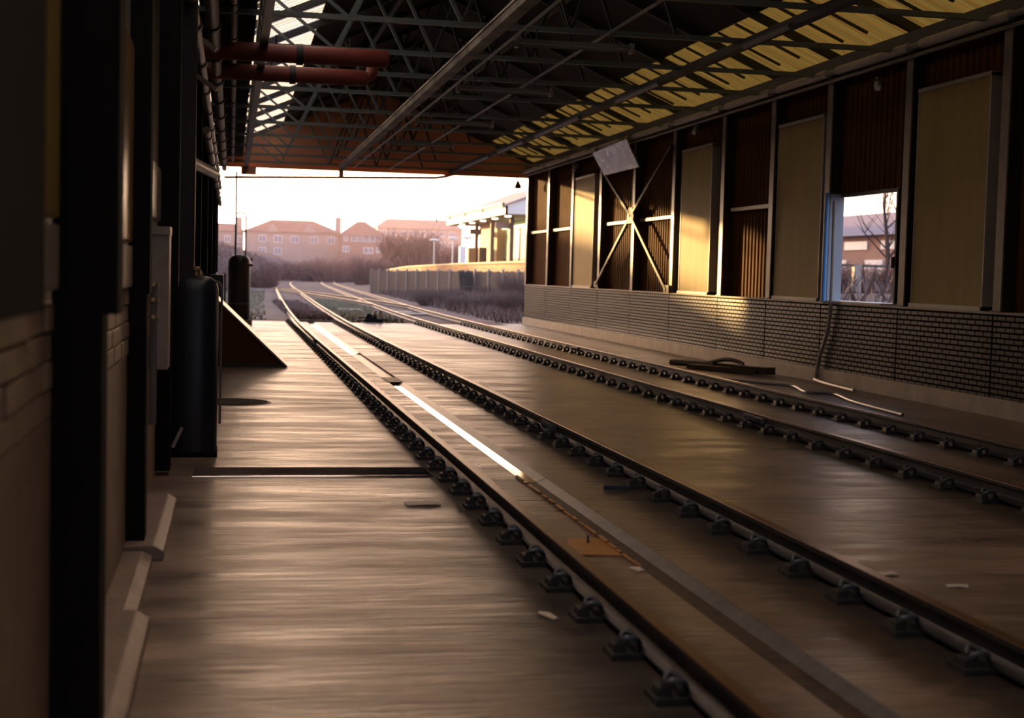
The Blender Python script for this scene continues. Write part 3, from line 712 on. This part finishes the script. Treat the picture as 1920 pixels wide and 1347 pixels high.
# end door track bar under the gable
t = thing('door_track', 'thin dark bar hung across the top of the open end', 'bar', (3.5,48.75,4.8))
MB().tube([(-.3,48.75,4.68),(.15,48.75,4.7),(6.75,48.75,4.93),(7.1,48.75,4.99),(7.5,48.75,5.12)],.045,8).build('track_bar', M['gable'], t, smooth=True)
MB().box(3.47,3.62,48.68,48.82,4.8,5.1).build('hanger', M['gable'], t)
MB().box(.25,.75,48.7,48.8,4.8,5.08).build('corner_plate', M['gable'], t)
# hanging floodlight
t = thing('flood_lamp', 'small bell-shaped lamp hanging at the top of the open end', 'lamp', (9.55,48.6,4.8))
MB().tube([(9.52,48.6,5.08),(9.54,48.6,4.9)],.02,6).build('lamp_stem', M['steel_dark'], t)
MB().lathe([(.03,.14),(.05,.1),(.1,.0),(.13,-.1),(.06,-.12)],(9.56,48.6,4.78),16).build('lamp_shade', M['steel_dark'], t, smooth=True)
# back of the shed, with a wide doorway over the tracks
bk = MB().box(XL-.3,1.0,YB-.2,YB,0,6).box(4.4,XW+.3,YB-.2,YB,0,6).box(1.0,4.4,YB-.2,YB,3.2,6).prism([(XL-.3,6),(XW+.3,6),(RID,ZR)],YB-.2,YB,'y')
struct('wall_back', bk, M['sheet_dark'])

# ------------------------------------------------------------------ litter on the floor
for (x, y, w, d, a, lab) in ((2.38,8.14,.05,.11,.3,'pale square scrap of paper beside the drain channel'),(2.1,11.4,.1,.28,.1,'bright orange-lit scrap beside the rail, across from the cross drain'),(1.60,7.05,.035,.16,.35,'small white chip of wood by the near rail fastenings'),(1.42,10.6,.26,.16,.05,'flat pale strip on the floor short of the cross drain'),(3.83,7.9,.16,.09,.2,'crumpled white scrap on the floor right of the second rail'),(4.12,7.55,.12,.06,-.3,'small torn pale scrap next to the crumpled one')):
    m = MB(); z = .014
    pts = [(-w,-d,0),(w*.2,-d*1.05,.006),(w,-d*.9,0),(w*1.05,d*.2,.01),(w*.9,d,0),(-w*.1,d*1.02,.004),(-w*.95,d*.85,0)]
    pts = [(x+(px*math.cos(a)-py*math.sin(a))*.5, y+(px*math.sin(a)+py*math.cos(a))*.5, pz) for px, py, pz in pts]
    n = len(pts); m.v = [(p[0],p[1],p[2]+.001) for p in pts]+[(p[0],p[1],p[2]+.008) for p in pts]
    m.f = [tuple(reversed(range(n))), tuple(range(n,2*n))]+[(i,(i+1)%n,n+(i+1)%n,n+i) for i in range(n)]
    tag(m.build('paper_scrap', M['paper']), lab, 'litter')
pl = MB(); pts = [(2.1,8.62),(2.4,8.56),(2.425,8.8),(2.42,9.12),(2.2,9.16),(2.15,8.95)]  # orange roof reflection of a puddle put into the plate's colour
pl.prism(pts, .0, .006, 'z'); tag(pl.build('orange_lit_plate', M['orange_lit_plate']), 'thin plate coloured as an orange roof reflection between the near rail and the drain', 'plate')
tag(MB().bar((2.29,8.98,.012),(2.33,9.14,.02),.012,.012).build('stroke', M['black']), 'short dark bolt of the reflection painted on the orange plate', 'stroke')  # dark line mirrored in the orange patch, drawn as a thin bar
tag(MB().bar((3.0,11.3,.02),(3.2,11.25,.02),.05,.035).build('steel_key', M['navy']), 'small dark wedge lying between the drain and the second rail', 'wedge')

# ------------------------------------------------------------------ ground outside
def seglist(line): return [(line[i],line[i+1]) for i in range(len(line)-1)]
SA = seglist(LINE_A); SD = seglist(LINES['D'])
def sdist(px, py, segs):
    best = 1e9; sg = 1
    for (ax, ay), (bx, by) in segs:
        dx, dy = bx-ax, by-ay; t = max(0,min(1,((px-ax)*dx+(py-ay)*dy)/(dx*dx+dy*dy)))
        qx, qy = ax+t*dx-px, ay+t*dy-py; d = qx*qx+qy*qy
        if d < best: best = d; sg = 1 if dx*(py-ay)-dy*(px-ax) > 0 else -1
    return math.sqrt(best)*sg
def sm(a, b, x):
    t = max(0,min(1,(x-a)/(b-a))); return t*t*(3-2*t)
def hnoise(x, y): return .5*(math.sin(x*.31+1.3*math.sin(y*.17))+math.sin(y*.23+x*.11))+.3*math.sin(x*.9+y*.7)
def height(x, y):
    if y < 47.5 and -1.2 < x < 10.6: return -.52
    dl = sdist(x, y, SA); dr = -sdist(x, y, SD)
    h = -.02
    if dl > 0:
        top = 4.6 + 3.7*sm(0,-14,x)*sm(230,190,y) - 1.4*sm(8,20,x)
        h += sm(2.5,14,dl)*top*sm(58,95,y) + .5*hnoise(x,y)*sm(3,8,dl)
    elif dr > 0:
        h += sm(2.5,8,dr)*.9 + .25*hnoise(x*1.3,y*1.2)*sm(3,7,dr) + 2.5*sm(12,40,dr)*sm(100,200,y) + .8*sm(8,14,dr)*sm(60,30,y)
    if y < 52 and x > 10.5: h = max(h, .05)
    return h
gr = MB()
gx = [-120+4*i for i in range(27)]+[-12+1.5*i for i in range(40)]+[48+6*i for i in range(14)]
gy = [-40,-25,-12]+[0+4*i for i in range(12)]+[47.8+2*i for i in range(107)]+[263+6*i for i in range(30)]
for y in gy:
    for x in gx: gr.v.append((x,y,height(x,y)))
nx = len(gx)
for j in range(len(gy)-1):
    for i in range(nx-1): gr.f.append((j*nx+i, j*nx+i+1, (j+1)*nx+i+1, (j+1)*nx+i))
g = struct('ground', gr, M['bank'], 'brown scrubby ground and railway bank outside', smooth='all', recalc=False)

# grass and scrub
def blades(n, area, hgt, wid, name, m, lab, cat, lean=.5, dens=None):
    mb = MB(); k = 0
    while k < n:
        x = random.uniform(area[0],area[1]); y = random.uniform(area[2],area[3])
        if dens and not dens(x,y): continue
        z = height(x,y)-.03; h = hgt*random.uniform(.5,1.2); a = random.uniform(0,PI)
        lx, ly = random.uniform(-lean,lean)*h, random.uniform(-lean,lean)*h; w = wid*random.uniform(.6,1.3)
        mb.tri((x-w*math.cos(a),y-w*math.sin(a),z),(x+w*math.cos(a),y+w*math.sin(a),z),(x+lx,y+ly,z+h)); k += 1
    o = mb.build(name, m, recalc=False); return tag(o, lab, cat, kind='stuff')
def offtrack(lo, hi, side):
    def f(x, y):
        d = sdist(x,y,SA) if side == 'l' else -sdist(x,y,SD)
        return lo < d < hi
    return f
blades(9000,(-14,30,100,250),.9,.14,'grass',M['drygrass'],'tall dry brown grass covering the railway bank','grass',.6,offtrack(3,22,'l'))
blades(9000,(8,24,50,112),.5,.035,'grass',M['drygrass'],'dry straw-coloured grass between the far track and the fence','grass',.7,offtrack(1.6,9,'r'))
blades(7000,(-6,3,49.4,110),.14,.05,'grass',M['greengrass'],'short green grass beside the near track outside the shed','grass',.6,offtrack(.9,7,'l'))
blades(4000,(3.4,6.2,48.0,80),.16,.045,'grass',M['greengrass'],'short green grass between the two tracks outside','grass',.6,lambda x,y: x > 3.9+ (y-48)*.012 and x < 5.8+(y-48)*.02)
blades(3500,(2.05,3.4,48.2,75),.22,.04,'grass',M['drygrass'],'brown grass grown up between the near rails outside','grass',.6)
blades(3500,(12,40,18,62),.8,.07,'grass',M['drygrass'],'rough grass outside the window opening','grass',.6)

def bush(name, x, y, r, h, n, m, lab, cat, group=None, thick=.03, spread=1.0):
    t0 = height(x,y)-.1; mb = MB()
    for k in range(n):
        a = random.uniform(0,2*PI); rr = r*math.sqrt(random.random())*.6
        p = Vector((x+rr*math.cos(a), y+rr*math.sin(a), t0))
        a2 = a+random.uniform(-.8,.8); L = h*random.uniform(.55,1.05)
        q = p+Vector((math.cos(a2)*r*.25*spread, math.sin(a2)*r*.25*spread, L*.5))
        s = q+Vector((math.cos(a2)*r*.3*spread*random.random(), math.sin(a2)*r*.3*spread*random.random(), L*.5))
        mb.tube([p,q,s],[thick,thick*.7,thick*.3],3,False)
        for j in range(3):
            b = q.lerp(s,random.random()); e = b+Vector((random.uniform(-.3,.3)*r,random.uniform(-.3,.3)*r,random.uniform(.1,.3)*h))
            mb.tube([b,e],[thick*.5,thick*.2],3,False)
    return tag(mb.build(name, m, recalc=False), lab, cat, group)
G = 'bare bushes along the railway'
bush('bush',21.3,176,3.7,5.0,420,M['twig'],'broad reddish bare bush between the middle house and the canopy','bush',G,.07)
bush('bush',25.5,180,3.4,4.2,300,M['twig'],'bare bush just left of the platform lamps','bush',G,.07)
bush('bush',15.8,168,2.8,3.0,260,M['twig'],'low bare bush at the left end of the long fence','bush',G,.06)
bush('bush',13.2,200,3.2,3.0,240,M['twig'],'brown bush in front of the middle house','bush',G,.07)
bush('bush',7.5,205,3.5,2.6,260,M['twig'],'low brown bush on the bank below the house row','bush',G,.07)
bush('bush',10.4,204,3.2,2.4,260,M['twig'],'low scrub bush below the gap between the house row and the middle house','bush',G,.07)
bush('bush',17,208,3.4,2.8,260,M['twig'],'low scrub bush below the middle house windows','bush',G,.07)
bush('bush',2.2,128,2.4,2.0,220,M['twig'],'scrubby bush on the bank just right of the far tank','bush',G,.05)
bush('bush',12.2,60,1.4,.9,620,M['drygrass'],'pale bramble clump beside the corner of the brick wall','bramble','bramble clumps by the far track',.009)
bush('bush',10.9,65,1.4,.8,620,M['drygrass'],'straw-brown bramble clump in front of the dark fence gate','bramble','bramble clumps by the far track',.009)
bush('bush',10.6,74,1.5,.9,620,M['drygrass'],'bramble clump farther along the far track, by the grey fence','bramble','bramble clumps by the far track',.01)
bush('bush',13.4,64,1.7,1.2,700,M['drygrass'],'taller bramble clump half hidden behind the brick wall end','bramble','bramble clumps by the far track',.01)

# point machine at the end of the floor
t = thing('point_lever', 'dark blue-black point lever with a white handle at the end of the floor', 'point lever', (4.65,47.95,0))
MB().box(4.3,4.95,47.82,48.1,.02,.12).build('lever_base', M['navy'], t, bevel=.01)
MB().lathe([(.11,-.05),(.13,0),(.11,.05)],(4.5,47.95,.2),14,'y').build('quadrant', M['navy'], t)
MB().box(4.6,4.75,47.86,48.04,.12,.3).build('lever_box', M['navy'], t, bevel=.02)
MB().tube([(4.62,47.9,.22),(4.72,47.85,.42)],.045,8).build('weight', M['white'], t, smooth=True)
MB().box(4.8,4.93,47.84,47.96,.12,.42).build('white_handle', M['white'], t)
MB().bar((4.15,47.95,.16),(5.15,47.95,.1),.05,.05).build('rod', M['navy'], t)
tag(MB().box(2.1,3.3,47.72,47.86,.0,.05).build('floor_angle', M['pit']), 'dark steel edge strip at the end of the floor between the near rails', 'edge strip')
tag(MB().lathe([(.0,.0),(.2,.02),(.26,.2),(.2,.36),(.06,.42)],(.9,110,height(.9,110)),12).build('white_marker', M['white'], smooth=True), 'small white marker on the grass left of the near track', 'marker')
for (x,y,lab) in ((5.0,62,'pale concrete slab lying between the tracks outside'),(6.9,60,'white stone strip between the far rails outside'),(7.2,57.5,'second pale strip between the far rails outside')):
    tag(MB().box(x-.5,x+.5,y-.5,y+.5,0,.06).build('concrete_slab', M['plinth']), lab, 'slab')

# ------------------------------------------------------------------ fence and platform
P0 = Vector((10.6,112,0)); P1 = Vector((18.6,62,0)); FD = (P1-P0); FL = FD.length; FU = FD/FL
t = thing('panel_fence', 'long grey-brown panel fence below the station platform', 'fence', (P0.x,P0.y,0))
nb = 20
for i in range(nb):
    a = P0+FU*(FL*i/nb); b = P0+FU*(FL*(i+1)/nb); za, zb = height(a.x,a.y), height(b.x,b.y)
    if i == 9: continue
    mb = MB(); ns = 12
    for s in range(ns):
        q = a.lerp(b,(s+.08)/ns); r = a.lerp(b,(s+.92)/ns); top = 1.72+random.uniform(-.04,.05)+.012*i
        mb.bar((q.x,q.y,(za-.1+top)/2),(r.x,r.y,(za-.1+top)/2),.03,top-za+.1)
    mb.build('fence_panel', M['pfence'], t)
    MB().box(a.x-.07,a.x+.07,a.y-.07,a.y+.07,za-.1,1.86+.012*i).build('fence_post', M['plinth'], t)
a = P0+FU*(FL*9/nb); b = P0+FU*(FL*10/nb)
t = thing('paling_gate', 'dark leaning paling gate in the grey fence', 'gate', (a.x,a.y,0))
mb = MB()
for s in range(11):
    q = a.lerp(b,s/10)-Vector((.1,.3,0)); mb.bar((q.x,q.y,.45),(q.x-.15,q.y-.1,1.85+random.uniform(-.08,.05)),.1,.03)
mb.build('palings', M['pfence_dark'], t)
MB().bar((a.x-.15,a.y-.32,.9),(b.x-.15,b.y-.32,.9),.05,.08).bar((a.x-.2,a.y-.38,1.55),(b.x-.2,b.y-.38,1.55),.05,.08).build('gate_rail', M['pfence_dark'], t)

t = thing('station_platform', 'station platform with an orange sunlit brick edge beyond the fence', 'platform', (20,95,0))
ed = [(19.6,82),(18.2,96),(17.6,110),(17.3,124),(16.9,140),(16.6,156)]
zt = [2.62,2.58,2.5,2.4,2.25,1.9]
face = MB(); topm = MB()
for i in range(len(ed)-1):
    (x0,y0),(x1,y1) = ed[i],ed[i+1]
    face.quad((x0,y0,zt[i]-.9),(x1,y1,zt[i+1]-.9),(x1,y1,zt[i+1]-.1),(x0,y0,zt[i]-.1))
    topm.quad((x0-.15,y0,zt[i]),(x1-.15,y1,zt[i+1]),(x1+12,y1,zt[i+1]),(x0+12,y0,zt[i]))
    topm.quad((x0-.15,y0,zt[i]-.12),(x1-.15,y1,zt[i+1]-.12),(x1-.15,y1,zt[i+1]),(x0-.15,y0,zt[i]))
face.quad((ed[0][0],ed[0][1],1.2),(ed[0][0]+12,ed[0][1],1.2),(ed[0][0]+12,ed[0][1],zt[0]),(ed[0][0],ed[0][1],zt[0]))
face.build('platform_wall', M['plat_face'], t); topm.build('platform_surface', M['plat_top'], t)
# canopy
XC = 17.9
t = thing('platform_canopy', 'white-edged station canopy on posts above the platform', 'canopy', (XC+4,110,2.5))
Y0, Y1 = 95, 122
MB().box(XC,XC+.15,Y0,Y1,5.75,6.35).build('fascia', M['canopy_white'], t)
MB().box(XC+.15,XC+9,Y0+.2,Y1,5.72,5.85).build('soffit', M['canopy_soffit'], t)
MB().prism([(XC-.15,6.35),(XC+5.5,8.6),(XC+9.3,6.9),(XC+9.3,6.75),(XC+5.5,8.45),(XC-.15,6.2)], Y0-.1, Y1, 'y').build('roof', M['canopy_roof'], t)
MB().prism([(XC,5.75),(XC+9.1,5.75),(XC+9.1,6.8),(XC+5.5,8.45),(XC,6.25)], Y0, Y0+.15, 'y').build('gable_board', M['canopy_white'], t)
MB().tube([(XC-.2,Y0,6.42),(XC-.2,Y1,6.42)],.09,8).build('gutter', M['canopy_white'], t)
for k in range(5):
    MB().box(XC-.25,XC-.1,Y0+k*8-.08,Y0+k*8+.08,6.2,6.5).build('gutter_bracket', M['canopy_soffit'], t)
for k, (x, y) in enumerate(((XC+1.1,98.4),(XC+1.1,106),(XC+1.1,113))):
    MB().box(x-.14,x+.14,y-.14,y+.14,2.45,5.75).build('canopy_post', M['canopy_soffit'], t)
for k in range(5):
    MB().lathe([(.05,.1),(.22,.06),(.24,0),(.2,-.04)],(XC+.55+.0*k,97+k*5,5.66),14).build('canopy_lamp', M['lamp_on'], t, smooth=True)
t = thing('station_building', 'ochre and olive waiting building under the station canopy', 'building', (XC+5,115,2.5))
MB().box(XC+2.0,XC+3.0,109,117,2.45,5.7).build('ochre_wall', M['ochre'], t)
MB().box(XC+2.6,XC+7,99,108.9,2.45,5.7).build('olive_wall', M['green_wall'], t)
MB().box(XC+2.58,XC+2.62,101,110,2.5,2.9).build('dark_skirting', M['canopy_soffit'], t)
MB().box(XC+2.57,XC+2.6,103,104.6,2.9,4.9).build('poster_panel', M['hwin'], t)
MB().box(XC+2.4,XC+2.55,100.5,106,5.15,5.3).build('strip_lamp', M['lamp_on'], t)
MB().box(XC+2.4,XC+2.55,107,110.5,5.15,5.3).build('strip_lamp', M['lamp_on'], t)
for (x,y,z,w,lab) in ((17.9,98.6,5.1,1.3,'pale hanging sign board under the near part of the canopy'),(18.3,112,5.0,.9,'dark hanging sign board under the far part of the canopy')):
    tag(MB().box(x,x+w,y,y+.12,z-.22,z+.2).build('station_sign', M['hrender'] if y < 100 else M['canopy_soffit']), lab, 'sign')
for (x,y,m,nm,lab,cat) in ((18.3,112.5,'ochre','waste_bin','ochre bin standing on the platform by the first canopy post','bin'),(18.9,111,'canopy_soffit','kiosk','dark machine standing on the platform under the canopy','machine'),(21.6,138,'hwin','relay_cabinet','white cabinet on the platform beyond the canopy','cabinet')):
    tag(MB().box(x,x+.6,y,y+.6,2.3,3.75 if nm != 'relay_cabinet' else 4.3).build(nm, M[m], bevel=.03), lab, cat)
for (x,y,lab) in ((22.7,150,'platform lamp post with a round white head, tallest of the group'),(22.4,162,'platform lamp post with a round white head, farthest left'),(23.6,146,'platform lamp post with a round white head, second from the canopy'),(23.2,134,'platform lamp post with a round white head, closest to the canopy')):
    t = thing('platform_lamp', lab, 'lamp post', (x,y,2), 'round-headed lamps on the platform')
    MB().tube([(x,y,2),(x,y,5.2)],.06,8).build('post', M['canopy_white'], t)
    MB().lathe([(.1,-.1),(.5,0),(.55,.12),(.4,.22),(.1,.26)],(x,y,5.25),14).build('lamp_head', M['canopy_white'], t, smooth=True)

# ------------------------------------------------------------------ houses
def house(name, x0, x1, y0, d, zb, ze, zrg, hip, wm, rm, wins, chims, lab, cat='house', bays=()):
    t = thing(name, lab, cat, ((x0+x1)/2, y0, zb))
    MB().box(x0,x1,y0,y0+d,zb-3,ze).build('wall', wm, t)
    e = .5; r = MB()
    v = [(x0-e,y0-e,ze-.1),(x1+e,y0-e,ze-.1),(x1+e,y0+d+e,ze-.1),(x0-e,y0+d+e,ze-.1),(x0+hip,y0+d/2,zrg),(x1-hip,y0+d/2,zrg)]
    r.v = v; r.f = [(0,1,5,4),(1,2,5),(2,3,4,5),(3,0,4),(3,2,1,0)]
    r.build('roof', rm, t)
    for (bx0,bx1) in bays: MB().prism([(bx0,ze-.2),(bx1,ze-.2),((bx0+bx1)/2,ze+1.6)], y0-.6, y0+1.5, 'y').build('gablet', wm, t)
    for (wx,wz,ww,wh) in wins:
        f = MB().box(wx-ww/2,wx+ww/2,y0-.1,y0+.05,wz-wh/2,wz+wh/2).build('window', M['hwin'], t)
        MB().box(wx-ww/2+.12,wx-.06,y0-.13,y0-.09,wz-wh/2+.12,wz+wh/2-.12).box(wx+.06,wx+ww/2-.12,y0-.13,y0-.09,wz-wh/2+.12,wz+wh/2-.12).build('pane', M['glass'], f)
    for (cx,cz) in chims:
        c = MB().box(cx-.6,cx+.6,y0+d/2-.5,y0+d/2+.5,ze,cz).build('chimney', wm, t)
        MB().lathe([(.16,0),(.13,.5)],(cx-.25,y0+d/2,cz),8).lathe([(.16,0),(.13,.5)],(cx+.25,y0+d/2,cz),8).build('chimney_pot', rm, c)
    return t
house('house_terrace',2.5,22,300,9,4.6,9.3,11.8,5.5,M['hrender'],M['htile'],[(6,7.7,1.5,1.4),(9.2,7.7,1.7,1.5),(12.6,7.7,1.6,1.4),(16.5,7.7,1.6,1.4),(20,7.7,1.4,1.4),(6,5.2,1.5,1.4),(9.2,5.2,1.5,1.4)],[(21.7,12.6)],'long hipped-roof house row behind the railway bank', 'house', ((6.5,9.5),(14,17)))
house('house_terrace',-14,2.3,305,9,4.4,9.2,10.9,2,M['hrender'],M['htile'],[(1.6,7.5,1.2,1.4),(-1,7.5,1.2,1.4),(1.6,5.4,1.2,1.4),(-6,7.5,1.2,1.4)],[(5.6-4.2,12.2)],'lower house row partly hidden by the far tank pipes','house')
h = house('house',21.4,29.9,290,8,4.4,8.75,11.6,3.4,M['hbrick'],M['htile'],[(22.3,8.1,.9,1.3),(24.4,8.1,2.2,1.3),(27,8.1,2.4,1.3),(29.1,8.1,.9,1.3),(22.3,5.9,1.3,1.2),(26.8,5.7,1.9,1.2),(29,5.9,1.1,1.2)],[],'square brick house with a pyramid roof and white windows on the skyline')
MB().tube([(24.9,294,11),(24.9,294,12.8)],.07,6).build('roof_mast', M['htile'], h)
house('apartment_block',37.5,60,380,10,7,13.2,15.7,3,M['hrender'],M['htile_p'],[(39+2.6*k,11.8,1.5,1.4) for k in range(8)]+[(39+2.6*k,9.0,1.5,1.4) for k in range(8)],[],'pale long block with a pink roof behind the bare bushes','building')
# view from the window opening
hw = 0
t = thing('workshop', 'orange sunlit brick workshop with a purple roof seen from the window opening', 'building', (40,78,0))
MB().prism([(64,.5),(100,.5),(100,4.6),(64,4.6)], 36.5, 46, 'x').build('wall', M['wbrick'], t)
MB().prism([(35.8,4.5),(46.5,4.5),(41.2,6.3)], 63.5, 100.5, 'y').build('roof', M['slate'], t)
for y in (68,73,78,83,88): MB().box(36.42,36.52,y-1.2,y+1.2,1.9,3.1).build('white_door', M['hwin'], t)
for y in (70.5,75.5,80.5,85.5): MB().box(36.4,36.52,y-1.6,y+1.6,3.7,4.2).build('window', M['hwin'], t)
def tree(x, y, h, lab, thick, seed):
    random.seed(seed); t = thing('bare_tree', lab, 'tree', (x,y,height(x,y)), 'bare trees outside the window opening'); z0 = height(x,y)-.1
    pts = [(x+.12*math.sin(k*1.1), y+.1*math.cos(k*1.3), z0+h*k/6) for k in range(7)]
    MB().tube(pts,[thick*(1-.14*k) for k in range(7)],8).build('trunk', M['bark'], t, smooth=True)
    mb = MB()
    for k in range(18):
        f = random.uniform(.3,1); p = Vector(pts[min(6,int(f*6))]); p.z = z0+h*f
        a = random.uniform(0,2*PI); L = h*.28*(1.25-f)+.25
        q = p+Vector((math.cos(a)*L*.6,math.sin(a)*L*.6,L*.6)); r = q+Vector((math.cos(a)*L*.25,math.sin(a)*L*.25,L*.5))
        mb.tube([p,q,r],[thick*.25,thick*.16,thick*.06],4,False)
        for j in range(3):
            e = q+Vector((random.uniform(-.4,.4)*L,random.uniform(-.4,.4)*L,random.uniform(.2,.6)*L)); mb.tube([q,e],[thick*.12,thick*.04],3,False)
    mb.build('branches', M['bark'], t, recalc=False)
tree(21.5,45.2,4.6,'slender bare tree in the window opening, in front of the workshop',.042,3)
tree(30,63,6.5,'bare tree against the workshop roof, seen from the window opening',.16,5)
tree(33,66,7,'bushier bare tree behind the slender one in the window opening',.14,8)
random.seed(21)
t = thing('post_rail_fence', 'grey concrete post and rail fence outside the window opening', 'fence', (21,46,0))
for x in (16.6,20.66,24.7,28.8): MB().box(x-.13,x+.13,45.4,45.62,.2,2.36).build('fence_post', M['plinth'], t)
MB().box(13,31,45.45,45.55,2.28,2.36).build('fence_rail', M['pfence'], t)
for (x,y,h,lab) in ((19.2,47.5,1.3,'blue-grey thicket behind the post and rail fence, left part'),(22.2,47.8,1.25,'blue-grey thicket behind the post and rail fence, right part'),(25.4,48,1.4,'thicket at the far end of the post and rail fence')):
    bush('thicket',x,y,2.0,h,420,M['twig'],lab,'thicket','thickets behind the post and rail fence',.018)

# ------------------------------------------------------------------ evening haze over the ground beyond the shed
hm = bpy.data.materials.new('evening_haze'); hm.use_nodes = True
hn = hm.node_tree; hn.nodes.remove(hn.nodes['Principled BSDF'])
vs_ = hn.nodes.new('ShaderNodeVolumeScatter'); vs_.inputs['Color'].default_value = (1,.72,.78,1); vs_.inputs['Density'].default_value = .0006; vs_.inputs['Anisotropy'].default_value = .45
hn.links.new(vs_.outputs[0], hn.nodes['Material Output'].inputs['Volume'])
tag(MB().box(-110,125,66,410,-3,34).build('haze', hm), 'thin pink evening haze hanging over the railway bank and houses', 'haze', kind='stuff')

# ------------------------------------------------------------------ light
AZ = math.radians(26); EL = math.radians(5.7)
SUN = Vector((-math.sin(AZ)*math.cos(EL), math.cos(AZ)*math.cos(EL), math.sin(EL)))
l = bpy.data.lights.new('sun', 'SUN'); l.energy = 8.0; l.angle = math.radians(.9); l.color = (1,.58,.22)
o = bpy.data.objects.new('sun', l); COL.objects.link(o); o.rotation_euler = SUN.to_track_quat('Z','Y').to_euler()

w = bpy.data.worlds.new('evening_sky'); S.world = w; w.use_nodes = True
nt = w.node_tree; N = nt.nodes; L = nt.links; bg = N['Background']
tc = N.new('ShaderNodeTexCoord'); nv = N.new('ShaderNodeVectorMath'); nv.operation = 'NORMALIZE'; L.new(tc.outputs['Generated'], nv.inputs[0])
sx = N.new('ShaderNodeSeparateXYZ'); L.new(nv.outputs[0], sx.inputs[0])
cr = N.new('ShaderNodeValToRGB'); e = cr.color_ramp.elements
e[0].position = 0; e[0].color = (.6,.48,.46,1); e[1].position = 1; e[1].color = (.5,.62,.9,1)
x = e.new(.18); x.color = (.5,.5,.55,1); x = e.new(.45); x.color = (.5,.58,.75,1)
L.new(sx.outputs['Z'], cr.inputs[0])
dt = N.new('ShaderNodeVectorMath'); dt.operation = 'DOT_PRODUCT'; dt.inputs[1].default_value = SUN; L.new(nv.outputs[0], dt.inputs[0])
mxm = N.new('ShaderNodeMath'); mxm.operation = 'MAXIMUM'; mxm.inputs[1].default_value = 0; L.new(dt.outputs['Value'], mxm.inputs[0])
om = N.new('ShaderNodeMath'); om.operation = 'SUBTRACT'; om.inputs[0].default_value = 1; om.use_clamp = True; L.new(sx.outputs['Z'], om.inputs[1])
lowp = N.new('ShaderNodeMath'); lowp.operation = 'POWER'; lowp.inputs[1].default_value = 7; L.new(om.outputs[0], lowp.inputs[0])
def glow(p, col, prev, low=True, src=None):
    pw = N.new('ShaderNodeMath'); pw.operation = 'POWER'; pw.inputs[1].default_value = p; L.new((src or mxm).outputs[0], pw.inputs[0])
    if low:
        q = N.new('ShaderNodeMath'); q.operation = 'MULTIPLY'; L.new(pw.outputs[0], q.inputs[0]); L.new(lowp.outputs[0], q.inputs[1]); pw = q
    c = N.new('ShaderNodeVectorMath'); c.operation = 'SCALE'; c.inputs[0].default_value = col; L.new(pw.outputs[0], c.inputs['Scale'])
    a = N.new('ShaderNodeVectorMath'); a.operation = 'ADD'; L.new(prev, a.inputs[0]); L.new(c.outputs[0], a.inputs[1]); return a.outputs[0]
neg = N.new('ShaderNodeMath'); neg.operation = 'MULTIPLY'; neg.inputs[1].default_value = -1; neg.use_clamp = True; L.new(dt.outputs['Value'], neg.inputs[0])
v = glow(3, (15,9.0,5.6), cr.outputs[0]); v = glow(14, (18,11,6.6), v); v = glow(90, (20,12,6), v, False); v = glow(1, (.3,.39,.66), v, False, neg)
L.new(v, bg.inputs['Color']); bg.inputs['Strength'].default_value = 1.0

# ------------------------------------------------------------------ camera
yaw, pitch, roll, F = .193, -.059, .026, 2700.
cm = bpy.data.cameras.new('camera'); cam = bpy.data.objects.new('camera', cm); COL.objects.link(cam)
R = [[.981343,-.190516,.025888],[.014152,-.062704,-.997932],[.191746,.979679,-.058837]]
rt, dn, fw = (Vector(r).normalized() for r in R)
up = -dn; rt = fw.cross(up).normalized(); up = rt.cross(fw).normalized()
cam.matrix_world = Matrix(((rt.x,up.x,-fw.x,0),(rt.y,up.y,-fw.y,0),(rt.z,up.z,-fw.z,CAMH),(0,0,0,1)))
cm.sensor_width = 36; cm.sensor_fit = 'HORIZONTAL'; cm.lens = F/1920*36; cm.clip_start = .05; cm.clip_end = 2000
cm.dof.use_dof = True; cm.dof.focus_distance = 15; cm.dof.aperture_fstop = 2.2
S.camera = cam
vs = S.view_settings; vs.view_transform = 'Standard'; vs.look = 'None'; vs.gamma = 1; vs.use_curve_mapping = False; vs.exposure = .68
S.cycles.max_bounces = 8; S.cycles.diffuse_bounces = 4; S.cycles.transmission_bounces = 4
S.cycles.use_denoising = True
S.cycles.sample_clamp_indirect = 6
